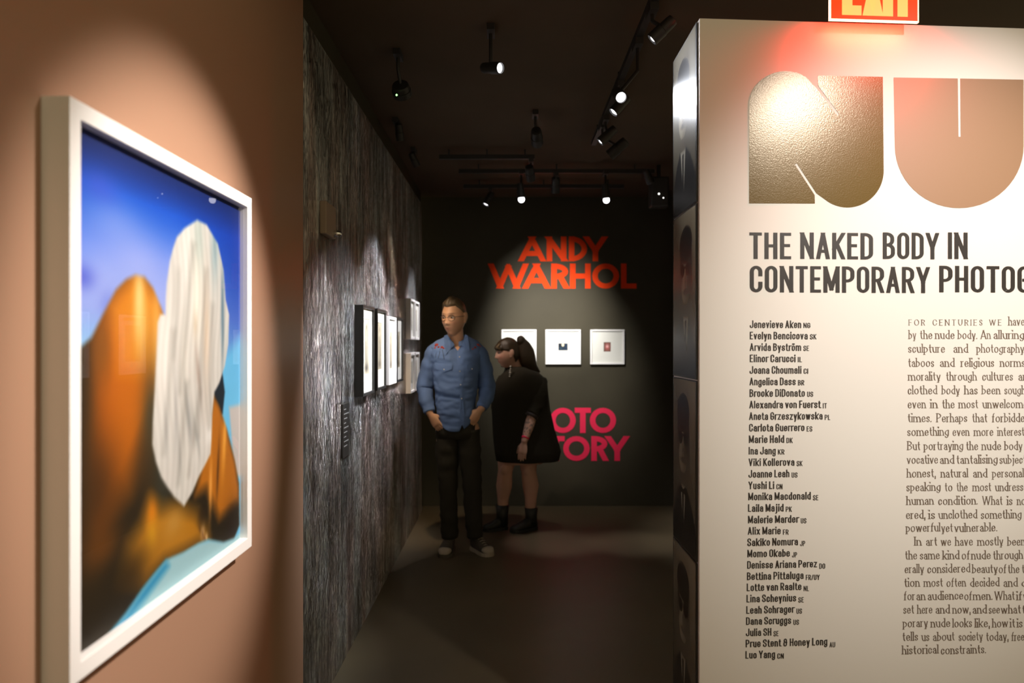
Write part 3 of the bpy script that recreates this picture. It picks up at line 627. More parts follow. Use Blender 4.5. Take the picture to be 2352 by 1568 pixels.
# ---------------------------------------------------------------- exit sign, rails, lamps
M_red = material('red_glow', (.12, .004, .002), .4, emit=(1.0, .048, .003, 1.3))
M_letter = material('letter_glow', (.3, .12, .03), .4, emit=(1.0, .52, .13, 1.2))
M_edge = material('edge_glow', (.9, .5, .3), .4, emit=(1.0, .62, .36, 3.0))
u0, zb_ = PX(1886, 46); u1, _ = PX(2096, 46)
u0, u1 = u0*.985+.005, u1*.975; SO = .055; zb_ = 2.578
ex = thing('exit_sign', 'glowing red EXIT sign above the white text wall', 'exit sign', (0, 0, 0))
def obox(m, ua, ub, oa, ob, z0, z1):
    p = [PW(ua, z0, oa), PW(ub, z0, oa), PW(ub, z0, ob), PW(ua, z0, ob), PW(ua, z1, oa), PW(ub, z1, oa), PW(ub, z1, ob), PW(ua, z1, ob)]
    return m.add(p, [(0,3,2,1),(4,5,6,7),(0,1,5,4),(1,2,6,5),(2,3,7,6),(3,0,4,7)])
obox(MB(), u0+.003, u1-.003, SO-.004, SO+.004, zb_+.004, zb_+.20).build('panel', M_red, ex)
e_ = MB(); obox(e_, u0, u1, SO-.005, SO+.005, zb_, zb_+.004); obox(e_, u0, u0+.003, SO-.005, SO+.005, zb_, zb_+.20); obox(e_, u1-.003, u1, SO-.005, SO+.005, zb_, zb_+.20); e_.build('glowing_edge', M_edge, ex)
k = (u1-u0)/210.0; le = MB()
for ch, a, b in (('E', 28, 74), ('X', 79, 123), ('I', 127, 146), ('T', 149, 194)):
    letter_mesh(le, glyph(ch, 0, (b-a)*k, .155, 'bold'), lambda u, v, o: PW(u0+a*k+u, zb_+.017+v, SO+.005))
le.build('lettering', M_letter, ex, fix=False)
hs = MB(); obox(hs, u0-.004, u1+.004, SO-.03, SO+.03, zb_+.20, zb_+.26); obox(hs, (u0+u1)/2-.05, (u0+u1)/2+.05, SO-.03, SO+.03, zb_+.26, CEIL); hs.build('housing', M_metal, ex)

al = bpy.data.lights.new('sign_light', 'AREA'); al.shape = 'RECTANGLE'; al.size = u1-u0-.03; al.size_y = .012; al.energy = 7.0; al.color = (1, .010, .005)
ao = bpy.data.objects.new('sign_light', al); COL.objects.link(ao); ao.location = PW((u0+u1)/2, zb_-.003, SO); ao.rotation_euler = (Vector((0, 0, -1)) - PN*.55).to_track_quat('-Z', 'Y').to_euler(); ao.parent = ex
M_lens = material('lamp_lens', (.9, .9, .9), .2, emit=(.97, .95, 1.0, 3.5))
M_dim = material('grey_lens', (.12, .105, .075), .4)
M_led = material('green_led', (.1, .5, .1), .4, emit=(.3, 1, .25, 3))
M_wled = material('white_led', (.6, .6, .6), .4, emit=(1, .98, .92, 3))
GR = 'spotlights on the ceiling track'
def rail(label, x0, x1, y0, y1):
    t = thing('track_rail', label, 'lighting track', ((x0+x1)/2, (y0+y1)/2, 2.85), 0, 'lighting tracks')
    w, l = (x1-x0)/2, (y1-y0)/2; MB().box(-w, w, -l, l, 0, .03).build('rail', M_metal, t)
    for s in (-.8, 0, .8): 
        MB().cyl((s*w if w > l else 0, s*l if l > w else 0, .03), (s*w if w > l else 0, s*l if l > w else 0, CEIL-2.85), .006, n=10).build('hanger', M_metal, t)
rail('track rail running away from the doorway along the right', .545, .575, 2.55, 4.75)
rail('short track rail across the ceiling, nearest of the crosswise ones', -.50, .18, 5.085, 5.115)
rail('long track rail across the ceiling, middle of the crosswise ones', -.39, 1.12, 5.505, 5.535)
rail('track rail across the ceiling nearest the back wall', -.39, .97, 6.035, 6.065)
def head(label, lens, target, size=(.032, .13), top=2.85, base=None, lensmat=None, power=0, angle=30, blend=.8, color=(.98, .96, 1.0), group=GR, cat='spotlight', bulb=False):
    lens = Vector(lens); d = (Vector(target)-lens).normalized(); r, L = size
    bx, by = base if base else (lens.x-d.x*L*.55, lens.y-d.y*L*.55)
    t = thing('track_spotlight', label, cat, (bx, by, top), 0, group); O = Vector((bx, by, top))
    MB().box(-.017, .017, -.05, .05, -.028, 0).build('adaptor', M_metal, t)
    c = lens-d*L*.55-O
    MB().tube([(0, 0, -.02), (0, 0, min(-.03, c.z*.5)), c], [.008, .008, .008], 10).build('arm', M_metal, t, True)
    a = lens-O
    q = d.orthogonal().normalized()
    prof = [(-L, r*.5), (-L*.97, r*.82), (-L*.85, r*.9), (-L*.5, r*.92), (-L*.48, r), (0, r), (0, r*.86), (-.012, r*.8)]
    sd = d.cross(q); R = [[a + d*h + (q*math.cos(2*PI*j/28)+sd*math.sin(2*PI*j/28))*rr for j in range(28)] for h, rr in prof]
    MB().rings(R, True, False).build('housing', M_metal, t, False)
    lm = MB()
    if bulb: lm.ball(a+d*.012, r*.86, 20, 12)
    else: lm.rings([[a + d*(-.010) + (q*math.cos(2*PI*j/28)+sd*math.sin(2*PI*j/28))*r*.8 for j in range(28)], [a + d*(-.002) + (q*math.cos(2*PI*j/28)+sd*math.sin(2*PI*j/28))*r*.3 for j in range(28)]], False, True)
    lm.build('bulb' if bulb else 'lens', lensmat or M_lens, t, True)
    if power:
        s = spot('beam', tuple(a + d*(.05 if bulb else .004)), tuple(a + d*1.0), power, angle, blend, color, r*.7, None); s.parent = t
    return t
head('round bright spotlight facing the doorway, high in the middle of the ceiling', (-.038, 3.10, 2.728), (.62, 2.52, 2.50), (.026, .11), CEIL, power=60, angle=30, blend=1.0, color=(.86, .90, 1.0))
head('spotlight nearest the doorway on the right hand track', (.55, 2.76, 2.705), (-.8, 3.08, 1.50), (.026, .11), base=(.56, 2.80), power=420, angle=24, blend=.9)
head('second spotlight from the doorway on the right hand track, its lens wide in view', (.47, 3.00, 2.565), (.60, 1.6, 1.70), (.026, .11), base=(.56, 3.12), power=50, angle=60, blend=1.0, color=(.88, .92, 1.0))
head('third spotlight from the doorway on the right hand track, close behind the second', (.52, 3.58, 2.69), (-.8, 3.40, 1.25), (.028, .11), base=(.56, 3.62), power=420, angle=44, blend=.9, color=(.86, .92, 1.0))
head('spotlight at the far end of the right hand track, its lens a thin oval', (.525, 4.14, 2.70), (-.8, 4.25, 1.50), (.028, .12), base=(.56, 4.16), power=430, angle=42, blend=.6)
head('unlit looking black spotlight at the end of the right hand track', (.60, 4.28, 2.66), (-.8, 4.9, 1.5), (.034, .13), base=(.56, 4.30), power=200, angle=26, blend=.7)
head('black spotlight at the left end of the rail nearest the back wall', (-.20, 6.0, 2.70), (-.8, 5.78, 1.5), (.030, .12), base=(-.16, 6.05), power=130, angle=44, blend=.8)
head('left globe spotlight below the crosswise tracks before the back wall', (.09, 5.42, 2.64), (.34, 5.50, 0), (.030, .11), base=(.09, 5.46), top=2.85, power=85, angle=20, blend=1.0, bulb=True)
head('right globe spotlight below the crosswise tracks before the back wall', (.735, 5.42, 2.635), (.95, 5.50, 0), (.030, .11), base=(.735, 5.46), top=2.85, power=85, angle=20, blend=1.0, bulb=True)
head('black cylinder spotlight hanging in the middle of the ceiling, ahead of the crosswise tracks', (.17, 4.36, 2.755), (.38, 6.75, 1.92), (.036, .13), CEIL, base=(.155, 4.28), power=270, angle=30, blend=1.0, color=(1, .95, .88))
head('black spotlight hanging under the nearest crosswise track, turned to the back wall', (.155, 5.16, 2.72), (.42, 6.75, 1.50), (.034, .12), base=(.155, 5.10), power=220, angle=48, blend=.9, color=(1, .97, .93))
head('black spotlight on the middle crosswise track, left of centre', (.36, 5.60, 2.72), (.36, 6.75, .85), (.036, .12), base=(.36, 5.52), power=60, angle=60, blend=1.0, color=(1, .95, .9))
dh = head('dull spotlight with a tiny green light beside the foil wall top', (-.520, 3.47, 2.74), (-.42, 5.20, 1.62), (.046, .06), CEIL, base=(-.53, 3.40), lensmat=M_lens, power=20, angle=12, blend=1.0, color=(1, .80, .58))
MB().ball((.0, -.045, 2.70-CEIL), .005, 8, 6).build('indicator_light', M_led, dh)
fx = thing('ceiling_projector', 'dark device with two tiny white lights hanging at the right before the back wall', 'device', (1.16, 5.55, 2.85), 0)
bevel(MB().box(-.07, .07, -.06, .06, -.26, -.03).build('body', M_metal, fx), .012, 3)
MB().cyl((0, 0, -.05), (0, 0, CEIL-2.85), .014, n=12).build('pole', M_metal, fx)
MB().ball((-.01, -.06, -.165), .007, 10, 8).build('indicator_light', M_wled, fx); MB().ball((.024, -.06, -.196), .005, 10, 8).build('indicator_light', M_wled, fx)
head('spotlight above the side wall prints', (1.05, 5.3, 2.72), (1.58, 5.45, 1.5), (.03, .11), base=(1.05, 5.52), power=160, angle=55, blend=.8)
head('added small black fill spotlight over the foil wall, shining down on the man', (-.68, 4.45, 2.80), (-.64, 5.14, 1.56), (.026, .10), CEIL, base=(-.70, 4.42), power=100, angle=30, blend=1.0, color=(1, .76, .52))  # added fill lamp, stands in for light bounced off the left wall
head('added small black fill spotlight over the foil wall, shining down on the woman', (-.66, 5.10, 2.80), (-.06, 5.84, 1.45), (.026, .10), CEIL, base=(-.68, 5.08), power=60, angle=17, blend=1.0, color=(1, .80, .66))  # second added lamp, only there to brighten her face from the left
# ---------------------------------------------------------------- people
def skin_mat(name, rgb):
    m = material(name, rgb, .5, spec=.4); nt = m.node_tree; b = nt.nodes['Principled BSDF']
    a = nt.nodes.new('ShaderNodeAttribute'); a.attribute_name = 'ink'; nt.links.new(a.outputs['Color'], b.inputs['Base Color'])
    b.inputs['Subsurface Weight'].default_value = .12; b.inputs['Subsurface Radius'].default_value = (.02, .008, .004); return m
def gz(x, s): return math.exp(-(x/s)**2)
def head_rings(sc, wide=1.0, fem=False, nu=120, nv=84):
    R = []
    for i in range(1, nv):
        t = PI*i/nv; r = []
        for j in range(nu):
            p = 2*PI*j/nu; dx, dy, dz = math.sin(t)*math.sin(p), -math.sin(t)*math.cos(p), math.cos(t)
            x, y, z = .076*wide*dx, .098*dy, .122*dz
            if z < 0:
                k_ = -z/.122; x *= 1-.30*k_**1.7; y *= (1-.04*k_) if dy < 0 else (1-.42*k_**1.2)
                if dy < 0: y -= .012*k_**2*(1 if not fem else .6)
            if dy < 0:                                      # the face
                f = -dy; ax = abs(x)
                q = 0
                q += .006*gz(z-.036, .013)*gz(x, .045)*(.5 if fem else 1)
                q -= .011*gz(ax-.031, .017)*gz(z-.010, .012)
                q += .005*gz(ax-.044, .02)*gz(z+.022, .02)
                q += .013*gz(x, .009)*gz(z+.004, .022) + .019*gz(x, .0105)*gz(z+.026, .0105) + .006*gz(ax-.012, .007)*gz(z+.031, .008)
                q -= .004*gz(x, .016)*gz(z+.046, .006)
                q += .0068*gz(x, .021)*gz(z+.055, .0065) + .0068*gz(x, .018)*gz(z+.070, .007) - .0035*gz(x, .022)*gz(z+.0625, .0035)
                q -= .004*gz(x, .02)*gz(z+.083, .007)
                q += .010*gz(x, .022)*gz(z+.102, .014)
                y -= q*min(1, f*2.2)
            r.append((x*sc, y*sc, z*sc))
        R.append(r)
    return R
def add_head(mb, M, sc, wide=1.0, fem=False):
    mb.rings([[M @ Vector(p) for p in r] for r in head_rings(sc, wide, fem)])
    for s in (-1, 1):                                       # ears
        for (c, rr) in (((s*.078*wide, .018, .004), (.009, .020, .034)), ((s*.076*wide, .014, -.024), (.008, .012, .014)), ((s*.083*wide, .026, .010), (.007, .013, .027))):
            t = MB().ball((0, 0, 0), (rr[0]*sc, rr[1]*sc, rr[2]*sc), 14, 9); mb.add([M @ (Vector(v) + Vector(c)*sc) for v in t.v], t.f)
def hand(mb, wrist, direction, palm, thumb, L=.185, curl=.25, wristr=.027):
    """five separate fingers; palm is the direction the palm faces, thumb the side the thumb leaves from"""
    d = Vector(direction).normalized(); pn = Vector(palm); pn = (pn - d*pn.dot(d)).normalized(); th = Vector(thumb); th = (th - d*th.dot(d) - pn*th.dot(pn)).normalized()
    w = Vector(wrist); k = L/.185
    R = []
    for t, hw, ht in ((-.01, .025, .020), (.02, .029, .018), (.055, .039, .016), (.085, .041, .0145), (.100, .037, .011)):
        c = w + d*t*k; R.append([c + th*math.cos(2*PI*j/18)*hw*k + pn*math.sin(2*PI*j/18)*ht*k for j in range(18)])
    mb.rings(R)
    for off, ln, r in ((.030, .072, .0086), (.0105, .082, .0090), (-.0095, .075, .0086), (-.0285, .058, .0076)):
        p = w + d*.088*k + th*off*k; a = curl*.5; pts = [p]; dd = d
        for s in (.45, .32, .23):
            dd = (d*math.cos(a) + pn*math.sin(a) + th*off*1.2).normalized(); p = p + dd*ln*s*k; pts.append(p); a += curl
        mb.tube(pts, [r*k, r*k*.98, r*k*.9, r*k*.74], 10)
    p = w + d*.022*k + th*.020*k + pn*.006*k; q = (d*.72 + th*.62 + pn*.28).normalized(); q2 = (d*.93 + th*.22 + pn*.30).normalized()
    mb.tube([p, p+q*.040*k, p+q*.040*k+q2*.034*k, p+q*.040*k+q2*.060*k], [.014*k, .0115*k, .010*k, .0078*k], 10)
def fuse(mb, name, mat, voxel, colour, smooth=3):           # one continuous skin
    me = bpy.data.meshes.new(name); me.from_pydata(mb.v, [], mb.f)
    bm = bmesh.new(); bm.from_mesh(me); bmesh.ops.recalc_face_normals(bm, faces=bm.faces); bm.to_mesh(me); bm.free()
    o = bpy.data.objects.new(name, me); COL.objects.link(o)
    r = o.modifiers.new('remesh', 'REMESH'); r.mode = 'VOXEL'; r.voxel_size = voxel
    if smooth: s_ = o.modifiers.new('smooth', 'SMOOTH'); s_.iterations = smooth; s_.factor = .5
    dg = bpy.context.evaluated_depsgraph_get(); n = bpy.data.meshes.new_from_object(o.evaluated_get(dg)); o.modifiers.clear(); o.data = n; n.name = name
    n.materials.clear(); n.materials.append(mat); n.polygons.foreach_set('use_smooth', [True]*len(n.polygons))
    at = n.color_attributes.new('ink', 'FLOAT_COLOR', 'POINT'); cl = np.ones((len(n.vertices), 4), np.float32)
    for v in n.vertices: cl[v.index, :3] = colour(v.co)
    at.data.foreach_set('color', cl.ravel()); return o
def mixc(a, b, k): return tuple(x*(1-k)+y*k for x, y in zip(a, b))
def folds(p, s, seed=0.0): return noise.noise(Vector((p[0]*s+seed, p[1]*s, p[2]*s*1.6)))

# ---- the man ---------------------------------------------------------------------
MO = Vector((-.368, 5.25, 0)); KM = .0032
M_skin = skin_mat('skin', (.60, .34, .20))
HC = Vector((-.036, -.035, 1.722)); HS = 1.10
MH = Matrix.Translation(HC) @ Matrix.Rotation(math.radians(-25), 4, 'Z') @ Matrix.Rotation(math.radians(7), 4, 'X')
b = MB(); add_head(b, MH, HS, .97)
b.tube([(-.018, .025, 1.42), (-.022, .02, 1.52), (-.028, .0, 1.60), (-.034, -.01, 1.68)], [.075, .060, .057, .06], 20)
b.stack([(-.02, .01, .88, .125, .09), (-.02, .01, 1.0, .125, .085), (-.02, .01, 1.18, .12, .078), (-.022, .01, 1.34, .145, .088), (-.022, .015, 1.44, .155, .08), (-.022, .02, 1.50, .11, .062), (-.02, .02, 1.54, .065, .05)], 28, 2.3)
AL = [(-.180, .02, 1.475), (-.225, .035, 1.34), (-.252, .03, 1.20), (-.236, -.02, 1.11), (-.212, -.060, 1.035)]
AR = [(.136, .02, 1.475), (.175, .045, 1.34), (.196, .055, 1.20), (.185, .0, 1.13), (.165, -.055, 1.062)]
b.tube(AL, [.044, .044, .040, .036, .028], 16); b.tube(AR, [.044, .044, .040, .036, .028], 16)
hand(b, (-.206, -.066, 1.020), (.55, -.15, -.80), (.5, .8, .0), (.75, -.55, .35), .18, .35)
hand(b, (.154, -.062, 1.052), (-.55, -.12, -.80), (-.5, .8, .0), (-.75, -.55, .35), .18, .35)
LL = [(-.095, .01, .90), (-.088, .0, .70), (-.080, -.01, .50), (-.076, .01, .30), (-.073, .025, .16)]
LR = [(.068, .01, .90), (.080, .0, .70), (.095, -.01, .50), (.105, .01, .30), (.110, .025, .16)]
b.tube(LL, [.082, .07, .052, .048, .036], 16); b.tube(LR, [.082, .07, .052, .048, .036], 16)
b.tube([(-.073, .025, .17), (-.076, .035, .06), (-.086, -.04, .035)], [.034, .024, .018], 12); b.tube([(.110, .025, .17), (.124, .035, .06), (.165, -.02, .035)], [.034, .024, .018], 12)
MHI = MH.inverted()
def man_skin(co):
    l = MHI @ co; c = (.58, .32, .18)
    if (co-HC).length < .2 and l.y < 0:
        x, z = l.x/HS, l.z/HS
        c = mixc(c, (.52, .20, .14), .7*gz(x, .022)*gz(z+.0625, .011)); c = mixc(c, (.12, .06, .03), .85*gz(abs(x)-.033, .018)*gz(z-.034-.05*abs(x)*.2, .0045))
        c = mixc(c, (.46, .24, .14), .35*gz(z+.09, .03)); c = mixc(c, (.56, .24, .16), .4*gz(abs(x)-.04, .02)*gz(z+.025, .018))
    return c
man = fuse(b, 'person', M_skin, .0042, man_skin); man.location = MO
tag(man, 'person in a blue western shirt and black trousers, hands in pockets, looking at the frames', 'person')
M_eye = material('eye_white', (.5, .46, .42), .25); M_iris = material('iris', (.04, .03, .02), .2)
def eyes(parent, M, sc):
    for s in (-1, 1):
        e = MB().ball((0, 0, 0), (.0120*sc, .010*sc, .0062*sc), 16, 10); e.v = [tuple(M @ (Vector(v)+Vector((s*.031, -.0762, .009))*sc)) for v in e.v]; o = e.build('eye', M_eye, parent, True)
        e = MB().ball((0, 0, 0), (.0052*sc, .003*sc, .0056*sc), 12, 8); e.v = [tuple(M @ (Vector(v)+Vector((s*.031-.002, -.0850, .0085))*sc)) for v in e.v]; e.build('iris', M_iris, o, True)
eyes(man, MH, HS)
def hair_cap(name, mat, parent, M, sc, inside, thick, seed, wide=1.0, amp=.006, freq=30):
    """a shell over the skull; inside(x, y, z) -> 0..1 where hair grows"""
    R = []
    for r in head_rings(1.0, wide, nu=96, nv=72):
        rr = []
        for p in r:
            x, y, z = p; k_ = inside(x, y, z); n = noise.noise(Vector((x*freq*2.2+seed, y*freq*.7, z*freq*.7)))
            f = 1 + (k_*(thick(x, y, z)+amp*n) - (1-k_)*.016)/max(.05, math.sqrt(x*x+y*y+z*z))
            rr.append(M @ (Vector((x*f, y*f, z*f))*sc))
        R.append(rr)
    return MB().rings(R).build(name, mat, parent, True)
def sst(a, b, x): t = min(1, max(0, (x-a)/(b-a))); return t*t*(3-2*t)
M_hair = material('fair_brown_hair', (.10, .065, .028), .42, bump=(170, .5, .004), var=(60, .5))
def man_hair(x, y, z):
    line = .074 + .010*abs(x)/.07 if y < -.045 else (.074 - (y+.045)*.95 if y < .03 else .0 - (y-.03)*1.0)
    if y >= .02 and y < .05: line = .004 - (y-.02)*1.5
    if y >= .05: line = -.045 - (y-.05)*.5
    return sst(line-.004, line+.008, z)
hair_cap('hair', M_hair, man, MH, HS, man_hair, lambda x, y, z: .008 + .008*sst(.05, .12, z)*(1.4 if y < 0 else .8) + .004*(x < 0), 3.0, .97, .008, 30)
M_denim = material('blue_denim', lin((92, 116, 158)), .8, spec=.2, bump=(420, .15, .001), var=(14, .14)); M_thread = material('red_embroidery', (.36, .035, .02), .7); M_snap = material('pearl_snap', (.62, .62, .62), .25)
M_dark = material('dark_thread', (.02, .03, .03), .8)
# shirt: an open shell with a curved, notched hem, plus sleeves
prof = [(0, -.026, .0, .138, .118), (.12, -.026, .0, .140, .120), (.30, -.026, .0, .150, .122), (.50, -.026, .004, .166, .124), (.70, -.024, .010, .180, .120), (.80, -.023, .013, .190, .114), (.88, -.022, .016, .182, .102), (.93, -.021, .02, .150, .088), (.97, -.020, .018, .100, .074), (1.0, -.020, .014, .070, .066)]
def shirt_point(t, a, out=0.0):
    cx, cy, rx, ry = [np.interp(t, [q[0] for q in prof], [q[i] for q in prof]) for i in (1, 2, 3, 4)]
    c, s = math.cos(a), math.sin(a); ex = 2/2.35; x = cx + (rx+out)*math.copysign(abs(c)**ex, c); y = cy + (ry+out)*math.copysign(abs(s)**ex, s)
    front = max(0, -s); hem = .900 + .105*abs(c)**2.2 + (.02 if s > 0 else 0)
    pl_ = x - .026
    if s < 0: hem += .045*max(0, 1-abs(pl_)/.016)
    top = 1.592 - .045*front - (.066*max(0, 1-abs(x+.008)/.052) if s < 0 else 0)
    z = hem + (top-hem)*t
    w = (.010*folds((x, y, z), 7, 2.1) + .006*folds((x, y*2, z*1.5), 17, 5.)) * (1-.6*sst(.75, 1, t))
    w += .010*gz(z-1.185+.10*(x+.05), .016)*gz(x+.06, .08)*(s < 0) - .008*gz(z-1.145+.16*(x+.05), .014)*gz(x+.05, .08)*(s < 0) + .007*gz(z-1.035, .016)*gz(x+.05, .08)*(s < 0) + .008*gz(z-1.22-.1*x, .012)*gz(x+.02, .07)*(s < 0)
    w += .0025*(abs(pl_) < .018)*(s < 0)
    d = Vector((c*.8, s, 0)).normalized()
    return Vector((x, y, z)) + d*w
sh = MB(); NA = 150; R = [[shirt_point(t, 2*PI*j/NA + .0) for j in range(NA)] for t in np.linspace(0, 1, 84)]
sh.rings(R, False, False)
def sleeve(m, pts, rad, seed, n=28):
    pts = [Vector(p) for p in pts]; P_, Q_ = [], []
    for i in range(len(pts)-1):
        for k_ in range(9): P_.append(pts[i].lerp(pts[i+1], k_/9)); Q_.append(rad[i]*(1-k_/9)+rad[i+1]*k_/9)
    P_.append(pts[-1]); Q_.append(rad[-1]); s = len(m.v); m.tube(P_, Q_, n, cap=False)
    for i in range(s, len(m.v)):
        v = Vector(m.v[i]); ax = min(P_, key=lambda q: (q-v).length); d = (v-ax).normalized(); m.v[i] = tuple(v + d*(.011*folds(v, 11, seed) + .004*folds(v, 28, seed)))
sleeve(sh, [(-.120, .018, 1.512), (-.182, .022, 1.470), (-.226, .036, 1.34), (-.258, .032, 1.20), (-.240, -.02, 1.105), (-.214, -.056, 1.035)], [.040, .062, .064, .059, .050, .039], 1.0)
sleeve(sh, [(.076, .018, 1.512), (.138, .022, 1.470), (.177, .046, 1.34), (.202, .056, 1.20), (.190, .0, 1.125), (.166, -.055, 1.066)], [.040, .062, .064, .059, .050, .039], 4.0)
shirt = sh.build('shirt', M_denim, man, True)
so = shirt.modifiers.new('thickness', 'SOLIDIFY'); so.thickness = .003; so.offset = 1
def surf(x, z, out=.004):                                   # a point on the front of the shirt
    best = None
    for j in range(61):
        a = PI + PI*j/60
        for t in np.linspace(max(0, (z-.93)/.66-.14), min(1, (z-.9)/.62+.10), 24):
            q = shirt_point(t, a); e = abs(q.x-x)+abs(q.z-z)
            if best is None or e < best[0]: best = (e, q)
    q = best[1]; return Vector((x, q.y-out, z))
def patch(name, outline, mat, parent, out=.006, nd=1):      # a sheet lying on the shirt front
    g = [surf(x, z, out) for x, z in outline]; m = MB(); c = sum(g, Vector())/len(g); c = surf(c.x, c.z, out+.002); n = len(g)
    back = [p + Vector((0, .006, 0)) for p in g]
    m.add([c]+g+back, [(0, 1+i, 1+(i+1) % n) for i in range(n)] + [(1+i, 1+n+i, 1+n+(i+1) % n, 1+(i+1) % n) for i in range(n)]); return m.build(name, mat, parent)
def mp(px, py): return ((px-1055)*KM, CAMZ-(py-VY)*KM)
# collar: a stand round the neck with two long points
cb = MB(); n = 40; R = []
for h, r1, r2, z in ((0, .064, .060, 1.560), (1, .061, .057, 1.590), (2, .066, .062, 1.596), (3, .076, .074, 1.560)):
    q = []
    for j in range(n+1):
        a = PI*1.5+.30+(2*PI-.60)*j/n; q.append((-.020+r1*math.cos(a), .006+r2*math.sin(a), z - .050*max(0, -math.sin(a))))
    R.append(q)
vs = [p for r in R for p in r]; cb.add(vs, [(i*(n+1)+j, i*(n+1)+j+1, (i+1)*(n+1)+j+1, (i+1)*(n+1)+j) for i in range(3) for j in range(n)])
for pts in ([(1022, 771), (1029, 768), (1036, 778), (1046, 792), (1037, 800), (1027, 813), (1023, 795)], [(1070, 768), (1076, 771), (1083, 790), (1081, 808), (1072, 800), (1062, 795), (1066, 780)]):
    q = [mp(*p) for p in pts]; g = [Vector((x, min(surf(x, min(z, 1.535), .012).y, -.075 if z > 1.53 else 9), z)) for x, z in q]; m_ = len(g)
    back = [p + Vector((0, .005, 0)) for p in g]; cb.add(g+back, [tuple(range(m_)), tuple(m_+i for i in reversed(range(m_)))] + [(i, m_+i, m_+(i+1) % m_, (i+1) % m_) for i in range(m_)])
co_ = cb.build('collar', M_denim, shirt, False); so = co_.modifiers.new('thickness', 'SOLIDIFY'); so.thickness = .002
fl = patch('pocket_flap', [mp(*p) for p in ((1000, 832), (1020, 834), (1042, 836), (1041, 846), (1024, 852), (1005, 847))], M_denim, shirt, .011)
patch('pocket_flap', [mp(*p) for p in ((1075, 836), (1092, 834), (1098, 832), (1097, 845), (1085, 851), (1074, 846))], M_denim, shirt, .011)
patch('placket', [mp(*p) for p in ((1057, 800), (1064, 800), (1068, 850), (1069, 900), (1069, 950), (1067, 972), (1061, 972), (1060, 950), (1059, 900), (1058, 850))], M_denim, shirt, .004)
for p in ((1057.5, 819), (1059, 851), (1061, 881), (1063, 912), (1023, 847), (1086, 846)):
    x, z = mp(*p); q = surf(x, z, .015); MB().ball(q, (.0052, .003, .0052), 10, 6).build('snap_button', M_snap, shirt, True)
for pts in (((1004, 793, .017), (1001, 799, .009), (1009, 797, .009), (1017, 798, .013), (1021, 800, .008)), ((1098, 793, .015), (1103, 796, .009), (1092, 798, .010), (1087, 801, .007))):
    m = MB()
    for px, py, r in pts:
        x, z = mp(px, py); q = surf(x, z, .004)
        for k_ in range(6): a = k_*PI/3; m.ball((q.x+math.cos(a)*r*.5, q.y, q.z+math.sin(a)*r*.5), (r*.45, .004, r*.45), 8, 6)
        m.ball((q.x, q.y-.002, q.z), (r*.35, .005, r*.35), 8, 6)
    m.build('embroidered_flower', M_thread, shirt, True)
m = MB()
for pts in (((1013, 801), (1012, 812), (1009, 822)), ((1018, 803), (1021, 814), (1023, 824)), ((1008, 799), (1004, 812), (1003, 820))):
    m.tube([surf(*mp(*p), .004) for p in pts], .0022, 6)
m.build('embroidered_stem', M_dark, shirt)
# trousers
M_pants = material('black_trousers', (.032, .028, .020), .9, spec=.1); tr = MB()
tr.stack([(-.016, .005, .84, .150, .105), (-.018, .005, .90, .152, .110), (-.022, .004, .98, .140, .104), (-.024, .004, 1.04, .132, .098)], 36, 2.4)
def leg(m, pts, rad, seed): sleeve(m, pts, rad, seed, 26)
leg(tr, [(-.088, .004, .90), (-.088, .0, .72), (-.084, -.008, .50), (-.078, .008, .30), (-.074, .025, .105)], [.088, .084, .070, .064, .060], 2.)
leg(tr, [(.062, .004, .90), (.076, .0, .72), (.094, -.008, .50), (.106, .008, .30), (.112, .025, .110)], [.088, .084, .070, .064, .060], 6.)
trousers = tr.build('trousers', M_pants, man, True)
def shoe(parent, heel, toe, w, top, upm, solem, capm=None, boot=0, lace=True):
    """a shoe along the ground from heel to toe"""
    h, t = Vector((*heel, 0)), Vector((*toe, 0)); L = (t-h).length; d = (t-h)/L; s = Vector((-d.y, d.x, 0)); U = Vector((0, 0, 1))
    def sec(u, hw, z0, z1, n=18):
        c = h + d*u*L; return [c + s*hw*math.cos(2*PI*j/n) + U*((z0+z1)/2 + (z1-z0)/2*math.copysign(abs(math.sin(2*PI*j/n))**.75, math.sin(2*PI*j/n))) for j in range(n)]
    up = MB().rings([sec(.0, w*.40, .022, .060), sec(.05, w*.62, .015, top*.94), sec(.18, w*.74, .012, top), sec(.34, w*.80, .012, top*.98), sec(.5, w*.90, .012, top*.78), sec(.68, w*1.0, .012, top*.60), sec(.84, w*.94, .012, top*.50), sec(.95, w*.66, .014, top*.40), sec(.995, w*.3, .02, top*.28)])
    o = up.build('boot' if boot else 'shoe', upm, parent, True)
    so_ = MB(); pr = [(-.012, .42), (.04, .66), (.2, .8), (.4, .82), (.65, 1.04), (.82, 1.02), (.94, .78), (1.0, .45), (1.015, .15)]
    ring = [h+d*u*L+s*w*v*1.04 for u, v in pr]+[h+d*u*L-s*w*v*1.04 for u, v in reversed(pr)]; so_.rings([[p+U*.002 for p in ring], [p+U*.026 for p in ring]]); so_.build('sole', solem, o)
    if capm: MB().rings([sec(.80, w*.99, .020, top*.55), sec(.86, w*.95, .018, top*.53), sec(.955, w*.69, .016, top*.43), sec(1.003, w*.34, .02, top*.30)]).build('toe_cap', capm, o, True)
    if lace:
        m = MB()
        for u in (.44, .53, .62, .71):
            zz = np.interp(u, [.34, .5, .68, .84], [top*.98, top*.78, top*.60, top*.50])+.002; c = h+d*u*L+U*zz
            m.tube([c-s*w*.42-U*.008, c, c+s*w*.42-U*.008], .003, 6)
        m.build('lace', solem if capm else upm, o)
    if boot: MB().tube([h+d*L*.2+U*.05, h+d*L*.2+U*.12, h+d*L*.2+U*boot], [w*.95, w*.93, w*1.08], 22, cap=False).build('boot_shaft', upm, o, True)
    return o
